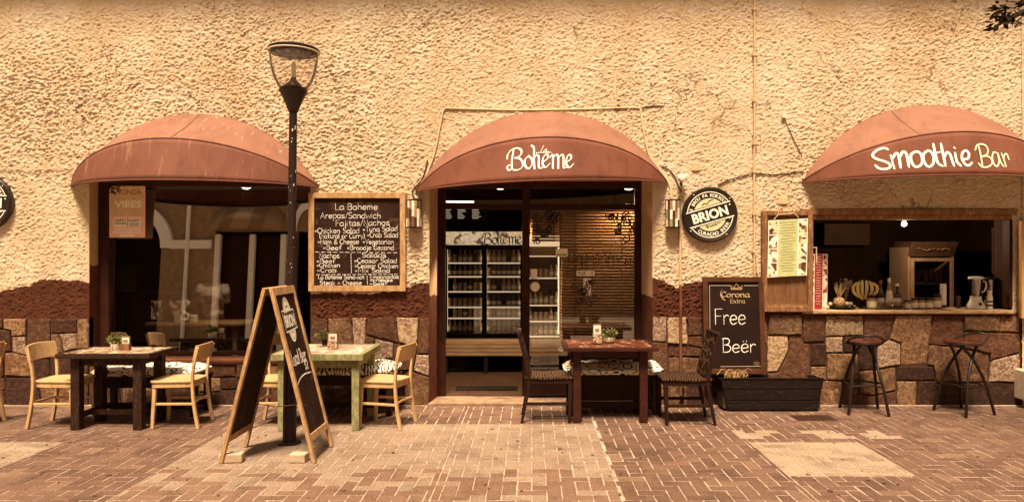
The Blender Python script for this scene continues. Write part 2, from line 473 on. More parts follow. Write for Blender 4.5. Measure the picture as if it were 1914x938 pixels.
yellow_paint = mat('pale yellow lettering paint', (0.86, 0.75, 0.48), (0.76, 0.64, 0.38), 20, 0.8)
black_paint = mat('black enamel', (0.012, 0.006, 0.004), (0.02, 0.009, 0.006), 8, 0.35, 0, spec=0.5)
iron = mat('black lamp post paint', (0.014, 0.006, 0.004), (0.02, 0.008, 0.005), 9, 0.42, 0.15, 60, spec=0.3, c3=None)
iron_chip = mat('chipped black post paint', (0.015, 0.006, 0.004), (0.022, 0.009, 0.006), 9, 0.45, 0.2, 60, spec=0.3)
dark_metal = mat('blackened steel', (0.010, 0.005, 0.003), (0.016, 0.007, 0.004), 9, 0.45, 0.1, 60, spec=0.25)
off_white = mat('off-white plastic', (0.75, 0.66, 0.54), (0.62, 0.52, 0.40), 9, 0.5)
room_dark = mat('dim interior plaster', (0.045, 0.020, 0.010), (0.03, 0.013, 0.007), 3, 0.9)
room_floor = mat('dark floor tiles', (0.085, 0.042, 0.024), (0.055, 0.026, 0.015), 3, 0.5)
rubber = mat('rubber mat', (0.012, 0.008, 0.006), (0.02, 0.012, 0.009), 30, 0.9)
glass_win = glass('window glass', 0.52, (0.9, 0.9, 0.9))
glass_door = glass('door glass', 0.06, (0.95, 0.95, 0.95))
glass_clear = glass('clear glass', 0.03, (0.93, 0.93, 0.93), 0.02)
lamp_glow = emis('lit downlight', (1.0, 0.86, 0.65), 5)
fridge_glow = emis('fridge light strip', (1.0, 0.74, 0.46), 0.8)
rail_glow = emis('lit shelf rail', (1.0, 0.76, 0.50), 0.32)
leaf_a = mat('small plant leaves', (0.16, 0.15, 0.045), (0.09, 0.085, 0.025), 40, 0.6, c3=(0.55, 0.50, 0.28))
leaf_dark = mat('dark tree leaves', (0.030, 0.019, 0.007), (0.016, 0.009, 0.004), 20, 0.8, spec=0.1)
bark = mat('bark', (0.06, 0.035, 0.02), (0.03, 0.016, 0.009), 10, 0.9, 0.6, 40)
mosaic_light = voronoi_mat('pale mosaic top', 17, [(0, (0.46,0.35,0.24)), (0.35, (0.58,0.47,0.34)), (0.55, (0.24,0.13,0.07)), (0.78, (0.42,0.30,0.19)), (0.92, (0.12,0.06,0.03))], (0.09,0.045,0.025), 0.35, (1,1,0.01), 0.05)
mosaic_mid = voronoi_mat('whitewashed mosaic top', 15, [(0, (0.62,0.50,0.38)), (0.4, (0.54,0.40,0.30)), (0.75, (0.36,0.22,0.15)), (0.88, (0.66,0.55,0.43))], (0.36,0.22,0.14), 0.35, (1,1,0.01), 0.05)
mosaic_red = voronoi_mat('red mosaic top', 22, [(0, (0.16,0.045,0.025)), (0.45, (0.10,0.028,0.016)), (0.72, (0.42,0.25,0.15)), (0.86, (0.20,0.065,0.035))], (0.05,0.016,0.01), 0.3, (1,1,0.01), 0.05)
cush_pebble = voronoi_mat('retro pebble print', 9, [(0, (0.03,0.015,0.01)), (0.22, (0.82,0.74,0.62)), (0.45, (0.13,0.05,0.025)), (0.55, (0.78,0.68,0.54)), (0.78, (0.50,0.30,0.12))], None, 0.9, (1,1.2,1.4), 0.05, dist=True)
cush_pebble2 = voronoi_mat('oval print cushion', 7.5, [(0, (0.02,0.01,0.008)), (0.2, (0.84,0.76,0.64)), (0.42, (0.05,0.02,0.012)), (0.5, (0.80,0.70,0.56)), (0.72, (0.46,0.25,0.10))], None, 0.9, (1,1.2,1.8), 0.05, dist=True)
def wave_mat(name, c1, c2, scale, distort, rough=0.85, stretch=(1,1,1), c3=None):
    m, nt, b, N, L = newmat(name)
    v = pos_vec(nt, stretch)
    w = N.new('ShaderNodeTexWave'); w.inputs['Scale'].default_value = scale; w.inputs['Distortion'].default_value = distort
    w.inputs['Detail'].default_value = 2; w.inputs['Detail Scale'].default_value = 1.2
    L.new(v, w.inputs['Vector'])
    cr = ramp(nt, w.outputs['Fac'], [(0.42, c1), (0.5, c2)] if not c3 else [(0.3, c1), (0.45, c2), (0.75, c3)])
    L.new(cr, b.inputs['Base Color']); b.inputs['Roughness'].default_value = rough
    b.inputs['Specular IOR Level'].default_value = 0.08
    bump(nt, b, w.outputs['Fac'], 0.4, 0.01)
    return m
cush_wave = wave_mat('wavy striped throw', (0.06,0.028,0.015), (0.72,0.62,0.44), 9, 9, c3=(0.80,0.72,0.58))
uph = wave_mat('zebra patterned upholstery', (0.012,0.005,0.003), (0.028,0.011,0.006), 12, 8, 0.8, c3=(0.085,0.040,0.020))
# ------------------------------------------------------------------ lettering
X_ = None   # first item of a stroke marks straight segments (no smoothing)
GL = {
'a':(6.4,[[(5.5,5),(3.5,6),(1,4.6),(.5,2.2),(2,0),(4,.6),(5.4,3)],[(5.5,6),(5.3,2),(5.6,.4),(6.3,0)]]),
'b':(6.2,[[(1,10),(1,0)],[(1,4),(3,6),(5.3,4.6),(5.4,1.8),(3.4,0),(1,1)]]),
'c':(5.8,[[(5,5),(3.2,6),(1,4.6),(.7,1.8),(2.6,0),(5.2,1)]]),
'd':(6.4,[[(5.4,4.6),(3.4,6),(1,4.4),(.7,1.6),(2.4,0),(4.6,.8),(5.4,2.5)],[(5.5,10),(5.5,0)]]),
'e':(6.0,[[(.8,3),(3,3.1),(5.2,3.6),(4.8,5.3),(3,6),(1.2,4.8),(.7,2.2),(2.4,0),(5.3,1)]]),
'f':(4.8,[[(5,9.4),(3.6,10),(2.4,8.5),(2.3,0)],[(.6,5.6),(4.4,5.8)]]),
'g':(6.2,[[(5.3,5),(3.4,6),(1,4.6),(.8,2),(2.6,.4),(4.6,1.2),(5.3,3)],[(5.4,6),(5.3,-2),(3.5,-4),(1,-3)]]),
'h':(6.2,[[(1,10),(1,0)],[(1,3.8),(3,6),(4.8,5),(5,2),(5.1,0)]]),
'i':(2.6,[[(1,6),(1.1,0)],[(1,8.0),(1.1,8.6)]]),
'j':(3.2,[[(2,6),(2,-2),(.5,-3.6),(-.6,-3)],[(2,8.0),(2.1,8.6)]]),
'k':(5.6,[[(1,10),(1,0)],[X_,(4.8,6),(1.2,3),(5,0)]]),
'l':(2.8,[[(1,10),(1,5),(1.1,1),(1.9,0)]]),
'm':(8.6,[[(1,6),(1,0)],[(1,4),(2.6,6),(3.9,4.8),(4,0)],[(4,4),(5.6,6),(7,4.8),(7.2,0)]]),
'n':(6.2,[[(1,6),(1,0)],[(1,4),(3,6),(4.8,5),(5,2),(5.1,0)]]),
'o':(6.4,[[(3.2,6),(1.1,4.9),(.6,2.8),(1.3,.7),(3.2,0),(5,.9),(5.6,3),(5,5.1),(3.2,6)]]),
'p':(6.2,[[(1,6),(1,-4)],[(1,4.4),(3,6),(5.3,4.8),(5.3,1.8),(3.3,0),(1,1.2)]]),
'r':(4.8,[[(1,6),(1,0)],[(1,3.8),(2.2,5.5),(3.4,6),(4.5,5.3)]]),
's':(5.4,[[(4.6,5.2),(2.8,6),(1,5),(1.4,3.6),(4.2,2.4),(4.6,1),(2.8,0),(.6,.8)]]),
't':(5.0,[[(2.4,8.5),(2.3,4),(2.4,1),(3.2,0),(4.4,.6)],[(.6,6),(4.4,6.1)]]),
'u':(6.2,[[(1,6),(1,1.4),(2.6,0),(4.6,1.2),(5,3)],[(5.1,6),(5.2,0)]]),
'v':(5.6,[[X_,(.6,6),(2.8,0),(5,6)]]),
'w':(8.0,[[X_,(.6,6),(2.2,0),(4,5),(5.8,0),(7.4,6)]]),
'x':(5.8,[[(.8,6),(5,0)],[(5,6),(.8,0)]]),
'y':(5.8,[[(.8,6),(3,.4)],[(5.2,6),(2,-3.6)]]),
'z':(5.8,[[X_,(.8,6),(5,6),(.8,0),(5.2,0)]]),
'A':(7.2,[[X_,(.4,0),(3.6,10),(6.8,0)],[(1.6,3.6),(5.6,3.6)]]),
'B':(6.8,[[(1,10),(1,0)],[(.6,9.8),(2.6,10),(4.8,9.4),(5.3,7.6),(4,5.7),(1,5.2)],[(1,5.2),(4,5.1),(5.8,4),(6,2.2),(4.4,.3),(.8,0)]]),
'C':(6.8,[[(6,8.6),(4,10),(1.6,8.4),(.6,5),(1.6,1.4),(4,0),(6.4,1.4)]]),
'E':(6.2,[[X_,(5.6,10),(1,10),(1,0),(5.8,0)],[(1,5.2),(4.8,5.2)]]),
'F':(6.0,[[X_,(5.8,10),(1,10),(1,0)],[(1,5.4),(4.6,5.4)]]),
'G':(7.2,[[(6,8.6),(4,10),(1.6,8.4),(.6,5),(1.6,1.2),(4.2,0),(6.2,1.6),(6.3,4.4)],[(6.6,4.4),(3.8,4.4)]]),
'H':(7.0,[[(1,10),(1,0)],[(6,10),(6,0)],[(1,5),(6,5.2)]]),
'L':(6.0,[[X_,(1,10),(1,0),(5.6,0)]]),
'M':(8.2,[[X_,(.8,0),(1.2,10),(4,3),(6.8,10),(7.2,0)]]),
'N':(7.0,[[X_,(1,0),(1,10),(6,0),(6,10)]]),
'S':(6.6,[[(5.8,8.8),(3.4,10),(1,8.4),(1.6,6),(5,4.4),(5.8,2),(3.4,0),(.8,1.2)]]),
'T':(6.8,[[(.4,10),(6.4,10)],[(3.4,10),(3.4,0)]]),
'V':(7.0,[[X_,(.6,10),(3.4,0),(6.4,10)]]),
'$':(6.4,[[(5.4,8.4),(3.2,9.4),(1.2,8),(1.6,6),(4.6,4.4),(5.4,2.2),(3.2,.8),(.8,1.8)],[(3.3,11),(3.1,-1)]]),
'2':(6.4,[[(1,8),(3,10),(5.2,8.8),(4.8,6.2),(.8,0)],[(.8,0),(5.8,.2)]]),
'+':(6.0,[[(.8,4),(5.2,4)],[(3,6.4),(3,1.6)]]),
'&':(6.8,[[(6,0),(1.8,7),(2.6,9.6),(4.4,9),(4,6.6),(1,3.4),(1.4,.6),(3.6,0),(6,3.4)]]),
'*':(5.0,[[(1,5.4),(3.6,2)],[(3.6,5.4),(1,2)],[(.6,3.7),(4,3.7)]]),
'/':(4.4,[[(.4,-1),(4,10)]]), '-':(5.0,[[(.8,4),(4.2,4)]]), ',':(2.0,[[(1,.6),(.4,-1.4)]]),
'(':(3.4,[[(3,11),(1.2,7.5),(1.2,2.5),(3,-1)]]), ')':(3.4,[[(.6,11),(2.4,7.5),(2.4,2.5),(.6,-1)]]),
' ':(4.0,[]),
}
GL['ë'] = (6.0, GL['e'][1] + [[(2,7.6),(2.1,8.1)],[(4.2,7.7),(4.3,8.2)]])

def strokes(text, size, jitter=0.0, spacing=1.0, seed=1):
    """-> list of polylines in metres (cap height = size), and the total width"""
    rg = random.Random(seed); out = []; x = 0.0; k = size / 10
    for ch in text:
        w, ss = GL[ch]
        dy = rg.uniform(-jitter, jitter) * 10; sc = 1 + rg.uniform(-jitter, jitter)
        for s in ss:
            sharp = s[0] is None
            pts = [((x + px*sc) * k, (py*sc + dy) * k) for px, py in (s[1:] if sharp else s)]
            if not sharp and len(pts) > 2: pts = [(p[0], p[1]) for p in smoothpath([(a, b, 0) for a, b in pts], 4)]
            out.append(pts)
        x += w * spacing
    return out, x * k

def chalk_text(mb, text, cx, cz, width, height, fn, thick, align='c', jitter=0.02, seed=1, slope=0.0, nib=None):
    """writes text in the 2-D frame of fn; (cx,cz) = centre (or left) of the baseline; scaled to width"""
    st, w = strokes(text, height, jitter, seed=seed)
    k = width / w if width else 1
    ox = cx - (w * k / 2 if align == 'c' else 0)
    for p in st:
        mb.ribbon([(ox + a*k, cz + b + slope*a*k) for a, b in p], thick, fn, nib=nib)

FONT = {}
def font_prepare(items):
    for key, body, bold in items:
        cu = bpy.data.curves.new('t', 'FONT'); cu.body = body; cu.size = 1.0; cu.offset = bold; cu.align_x = 'CENTER'
        cu.resolution_u = 3
        ob = bpy.data.objects.new('t', cu); col.objects.link(ob)
        dg = bpy.context.evaluated_depsgraph_get()
        me = bpy.data.meshes.new_from_object(ob.evaluated_get(dg))
        vs = [(v.co.x, v.co.y) for v in me.vertices]; fs = [tuple(p.vertices) for p in me.polygons]
        xs = [v[0] for v in vs] or [0]; ys = [v[1] for v in vs] or [0]
        cx = (min(xs)+max(xs))/2
        FONT[key] = ([(x-cx, y) for x, y in vs], fs, max(xs)-min(xs), max(ys))
        bpy.data.objects.remove(ob); bpy.data.meshes.remove(me); bpy.data.curves.remove(cu)
arc1, arc2 = 'E BROU PA KORSOU', 'CURAÇAO BEER'
font_prepare([('BRION','BRION',0.035),('Pull','Pull',0.01),('ONDA','ONDA',0.0),('VIBES','VIBES',0.03),('HAPPY','HAPPY',0.02),('HOURS','HOURS',0.02),
              ('SUNSET','SUNSET',0.02),('Lovers','Lovers',0.02),('CURAÇAO','CURAÇAO',0.0)] + [('c_'+c, c, 0.02) for c in sorted(set(arc1+arc2)) if c != ' '])
def font_text(mb, key, cx, cy, width, fn, height=None, rot=0):
    vs, fs, w, h = FONT[key]; k = width / w; kh = (height / h) if height else k
    c, s = math.cos(rot), math.sin(rot)
    mb.add([fn(cx + x*k*c - y*kh*s, cy + x*k*s + y*kh*c) for x, y in vs], fs)
def arc_text(mb, text, r, a0, a1, size, fn, outward=True):
    for i, ch in enumerate(text):
        if ch == ' ': continue
        a = a0 + (a1 - a0) * i / (len(text) - 1)
        vs, fs, w, h = FONT['c_'+ch]
        rot = a - math.pi/2 if outward else a + math.pi/2
        c, s = math.cos(rot), math.sin(rot); bx, by = r*math.cos(a), r*math.sin(a)
        mb.add([fn(bx + x*size*c - y*size*s, by + x*size*s + y*size*c) for x, y in vs], fs)
def plane_fn(o, ux, uy):
    o, ux, uy = Vector(o), Vector(ux), Vector(uy)
    return lambda u, v: o + ux*u + uy*v

# ------------------------------------------------------------------ ground
g = MB(); g.add([(-150,-150,-.06),(150,-150,-.06),(150,150,-.06),(-150,150,-.06)], [(0,1,2,3)])
ground = tag(g.build('ground', mat('dusty ground', (0.16,0.10,0.065), (0.10,0.06,0.035), 0.5, 0.95)), kind='structure')
g = MB(); g.box(-30, 30, -13.0, -4.3, -.05, -.02)
road = tag(g.build('road', mat('pale street paving', (0.36,0.26,0.18), (0.26,0.18,0.12), 6, 0.9, 0.4, 90)), kind='structure')
g = MB(); g.box(-30, 30, -4.298, 0.30, -.05, -.0035)
pavement = tag(g.build('pavement', sand), kind='structure')
g = MB(); g.box(-30, 30, -4.45, -4.30, -.05, 0.0)
kerb = tag(g.build('kerb', mat('kerb stone', (0.36,0.27,0.19), (0.25,0.18,0.12), 5, 0.9, 0.4, 70)), kind='structure')

# herringbone pavers: 0.105 m module; zones of buff and pale pavers are laid into the red field
U = 0.105; GAP = 0.0064
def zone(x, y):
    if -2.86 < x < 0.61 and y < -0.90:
        if y < -2.42: return 3 if rnd.random() < min(.9, .25 + (-2.42 - y)*1.3) else 1  # darker mixed pavers become more frequent towards the camera
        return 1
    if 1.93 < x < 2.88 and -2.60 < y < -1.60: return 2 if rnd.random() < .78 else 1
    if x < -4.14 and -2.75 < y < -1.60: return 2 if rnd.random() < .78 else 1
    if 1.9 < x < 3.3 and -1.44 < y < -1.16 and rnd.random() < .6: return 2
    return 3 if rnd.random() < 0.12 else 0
XC = [-4.14, -2.86, -0.69, 0.61, 1.93, 2.88]
YC = [(-2.86, .61, -.90), (1.93, 2.88, -2.60), (1.93, 2.88, -1.60), (-9, -4.14, -1.60), (-9, -4.14, -2.75)]
pav = []
def clip(x0, x1, y0, y1):
    for c in XC:
        if x0 + .001 < c < x1 - .001: return clip(x0, c, y0, y1) + clip(c, x1, y0, y1)
    for a, b_, c in YC:
        if a - .001 <= x0 and x1 <= b_ + .001 and y0 + .001 < c < y1 - .001: return clip(x0, x1, y0, c) + clip(x0, x1, c, y1)
    return [(x0, x1, y0, y1)] if min(x1-x0, y1-y0) > .022 else []
for j in range(-45, 2):
    y0 = j * U
    for i in range(-66, 68):
        x0 = i * U
        d = y0 + CAMD
        if d < 3.9 or abs(x0 + 0.2) > 0.73 * (d + 0.2) + 0.25: continue
        r = (i - j) % 4
        if r == 0: rects = clip(x0, x0 + 2*U, y0, y0 + U)
        elif r == 3: rects = clip(x0, x0 + U, y0, y0 + 2*U)
        else: continue
        for q in rects: pav.append((*q, (q[2]+q[3])/2 + CAMD))
def paver_verts(L, W, t=0.035, c=0.005):
    a, b = L/2, W/2
    lo = [(-a,-b,-t),(a,-b,-t),(a,b,-t),(-a,b,-t)]; mi = [(-a,-b,-c),(a,-b,-c),(a,b,-c),(-a,b,-c)]
    hi = [(-a+c,-b+c,0),(a-c,-b+c,0),(a-c,b-c,0),(-a+c,b-c,0)]
    fs = [(8,9,10,11)]
    for k in range(4):
        n = (k+1) % 4
        fs += [(k, n, n+4, k+4), (k+4, n+4, n+8, k+8)]
    return lo + mi + hi, fs
PM = [pv_red, pv_buff, pv_pale, pv_mix]
pcache = {}
def paver_mesh(L, W, zn):
    key = (round(L, 3), round(W, 3), zn)
    if key not in pcache:
        v, f = paver_verts(L, W); me = bpy.data.meshes.new('paver'); me.from_pydata(v, [], f); me.materials.append(PM[zn]); me.update(); pcache[key] = me
    return pcache[key]
vis = [p for p in pav if p[4] > 4.94 and p[3] < 0.02 and abs((p[0]+p[1])/2+0.19) < 0.695 * p[4]]
vis.sort(key=lambda p: p[4]); near = set(id(p) for p in vis[:300])
rest = MB()
for p in pav:
    x, y = (p[0]+p[1])/2, (p[2]+p[3])/2; L, W = p[1]-p[0]-GAP, p[3]-p[2]-GAP
    z = rnd.uniform(-.0018, .0018); tx, ty = rnd.uniform(-.008, .008), rnd.uniform(-.008, .008); zr = rnd.uniform(-.012, .012)
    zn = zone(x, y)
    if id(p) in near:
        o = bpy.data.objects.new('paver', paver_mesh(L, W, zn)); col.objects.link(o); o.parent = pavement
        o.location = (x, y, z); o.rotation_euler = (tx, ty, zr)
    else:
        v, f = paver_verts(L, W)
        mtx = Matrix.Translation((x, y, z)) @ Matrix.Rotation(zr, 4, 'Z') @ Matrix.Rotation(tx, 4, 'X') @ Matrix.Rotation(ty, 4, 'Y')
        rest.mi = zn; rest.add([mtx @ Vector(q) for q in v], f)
tag(rest.build('paver_field', PM, pavement), kind='stuff')

# ------------------------------------------------------------------ the cafe building
bld = thing('cafe_building', 'cream stucco cafe front with red-brown dado, stone base, door and serving window', 'building')
WIN = (wx(168), wx(581), wz(668), 2.50)
DOOR = (wx(803), wx(1219), -0.2, 2.50)
BAR = (wx(1508), wx(1890), wz(580), wz(400))
WX0, WX1, WTOP = -7.2, wx(1907), 5.25

# rough stucco as real relief
rs = np.random.RandomState(5)
TAB = [rs.rand(256, 256) for _ in range(6)]
def vnoise(x, y, t):
    xi = np.floor(x).astype(int); yi = np.floor(y).astype(int); fx = x - xi; fy = y - yi
    fx = fx*fx*(3-2*fx); fy = fy*fy*(3-2*fy); T = TAB[t]
    a = T[xi % 256, yi % 256]; b = T[(xi+1) % 256, yi % 256]; c = T[xi % 256, (yi+1) % 256]; d = T[(xi+1) % 256, (yi+1) % 256]
    return (a*(1-fx) + b*fx)*(1-fy) + (c*(1-fx) + d*fx)*fy
def stucco_height(X, Z):
    a = R(16); u = X*math.cos(a) + Z*math.sin(a); v = -X*math.sin(a) + Z*math.cos(a)
    w1 = vnoise(X*2.3, Z*2.3, 0); u = u + 0.05*w1; v = v + 0.04*vnoise(X*6, Z*6, 5)
    n1 = vnoise(u/0.031, v/0.0175, 1); n2 = vnoise(u/0.019, v/0.0125, 2); n3 = vnoise(u/0.013, v/0.010, 3)
    amp = 0.45 + 1.0*vnoise(X*0.9, Z*0.9, 4)
    h = 0.0125*np.abs(2*n1-1)**1.1*amp + 0.0145*n2*amp + 0.009*n3 + 0.02*vnoise(X*0.7, Z*0.7, 3)
    return h
def stucco_sheet(name, x0, x1, z0, z1, openings, m, parent, step=0.0085, y=0.0):
    nx = int((x1-x0)/step)+1; nz = int((z1-z0)/step)+1
    xs = np.linspace(x0, x1, nx); zs = np.linspace(z0, z1, nz)
    for (a, b, c, d) in openings:
        for e in (a, b):
            if x0 < e < x1: xs[np.argmin(np.abs(xs-e))] = e
        for e in (c, d):
            if z0 < e < z1: zs[np.argmin(np.abs(zs-e))] = e
    X, Z = np.meshgrid(xs, zs, indexing='ij')
    h = stucco_height(X, Z)
    for (a, b, c, d) in openings:
        dx = np.maximum(np.maximum(a - X, X - b), 0); dz = np.maximum(np.maximum(c - Z, Z - d), 0)
        k = np.clip(np.sqrt(dx*dx + dz*dz)/0.035, 0, 1)
        h = h*k + 0.012*(1-k)
    co = np.stack([X, y - h, Z], -1).reshape(-1, 3)
    idx = np.arange(nx*nz).reshape(nx, nz)
    q = np.stack([idx[:-1,:-1], idx[1:,:-1], idx[1:,1:], idx[:-1,1:]], -1).reshape(-1, 4)
    mx = ((X[:-1,:-1]+X[1:,1:])/2).reshape(-1); mz = ((Z[:-1,:-1]+Z[1:,1:])/2).reshape(-1)
    keep = np.ones(len(q), bool)
    for (a, b, c, d) in openings: keep &= ~((mx > a) & (mx < b) & (mz > c) & (mz < d))
    q = q[keep]
    me = bpy.data.meshes.new(name)
    me.vertices.add(len(co)); me.vertices.foreach_set('co', co.ravel())
    me.loops.add(len(q)*4); me.loops.foreach_set('vertex_index', q.ravel().astype(np.int32))
    me.polygons.add(len(q)); me.polygons.foreach_set('loop_start', (np.arange(len(q))*4).astype(np.int32))
    me.polygons.foreach_set('use_smooth', np.ones(len(q), bool))
    me.update(calc_edges=True); me.materials.append(m)
    o = bpy.data.objects.new(name, me); col.objects.link(o); o.parent = parent
    return o
stucco_sheet('wall', WX0, WX1, 0.93, WTOP, [WIN, DOOR, BAR], stucco, bld)

# mortar bed behind the stone base
bases = []
for (a, b, t) in ((WX0, WIN[0], .965), (WIN[0], WIN[1], WIN[2]), (WIN[1], DOOR[0], .965), (DOOR[1], BAR[0], .965), (BAR[0], WX1, 1.03)):
    bases.append((b, MB().box(a, b, -.012, .06, -.05, t).build('stone_base', mortar, bld)))
def base_at(x): return next((o for b, o in bases if x < b), bases[-1][1])

def stone(poly, kind, y_front=None, parent=None):
    """one cladding stone from its outline on the wall (photo pixels)"""
    P = [Vector((wx(a), wz(min(b, 757.5)))) for a, b in poly]
    area = sum(P[i].x*P[(i+1)%len(P)].y - P[(i+1)%len(P)].x*P[i].y for i in range(len(P)))
    if area < 0: P.reverse()
    rg = random.Random(int(abs(P[0].x*1000 + P[0].y*77)))
    out = []
    n = len(P)
    for i in range(n):                       # subdivide the edges and let them wander
        a, b = P[i], P[(i+1) % n]; L = (b-a).length; k = max(1, int(L/0.07))
        nr = Vector((a.y-b.y, b.x-a.x)).normalized()
        for s in range(k):
            p = a + (b-a)*s/k
            out.append(p + (nr*rg.uniform(-.007, .006) if s else Vector((0, 0))))
    def inset(Q, dist):
        res = []; m = len(Q)
        for i in range(m):
            p0, p1, p2 = Q[i-1], Q[i], Q[(i+1) % m]
            e1, e2 = (p1-p0).normalized(), (p2-p1).normalized()
            n1, n2 = Vector((-e1.y, e1.x)), Vector((-e2.y, e2.x))
            nn = (n1+n2); nn = nn.normalized() if nn.length > 1e-6 else n1
            res.append(p1 + nn*min(dist/max(.45, nn.dot(n1)), dist*1.8))
        return res
    A = inset(out, 0.0028); B = inset(A, 0.009)
    t = y_front if y_front is not None else -rg.uniform(.026, .044)
    tl, tr = rg.uniform(-.05, .05), rg.uniform(-.05, .05)
    c = sum(A, Vector((0, 0)))/len(A)
    yy = lambda p: t + (p.x-c.x)*tl + (p.y-c.y)*tr
    m = len(A)
    vs = [(p.x, .0, p.y) for p in A] + [(p.x, yy(p)+.008+rg.uniform(-.002,.002), p.y) for p in A] + [(p.x, yy(p)+rg.uniform(-.0015,.0015), p.y) for p in B]
    fs = []
    for i in range(m):
        j = (i+1) % m
        fs += [(i, j, j+m, i+m), (i+m, j+m, j+2*m, i+2*m)]
    fs.append(tuple(range(2*m, 3*m)))
    b = MB(); b.add(vs, fs)
    return b.build('stone', ST[kind], base_at(c.x))

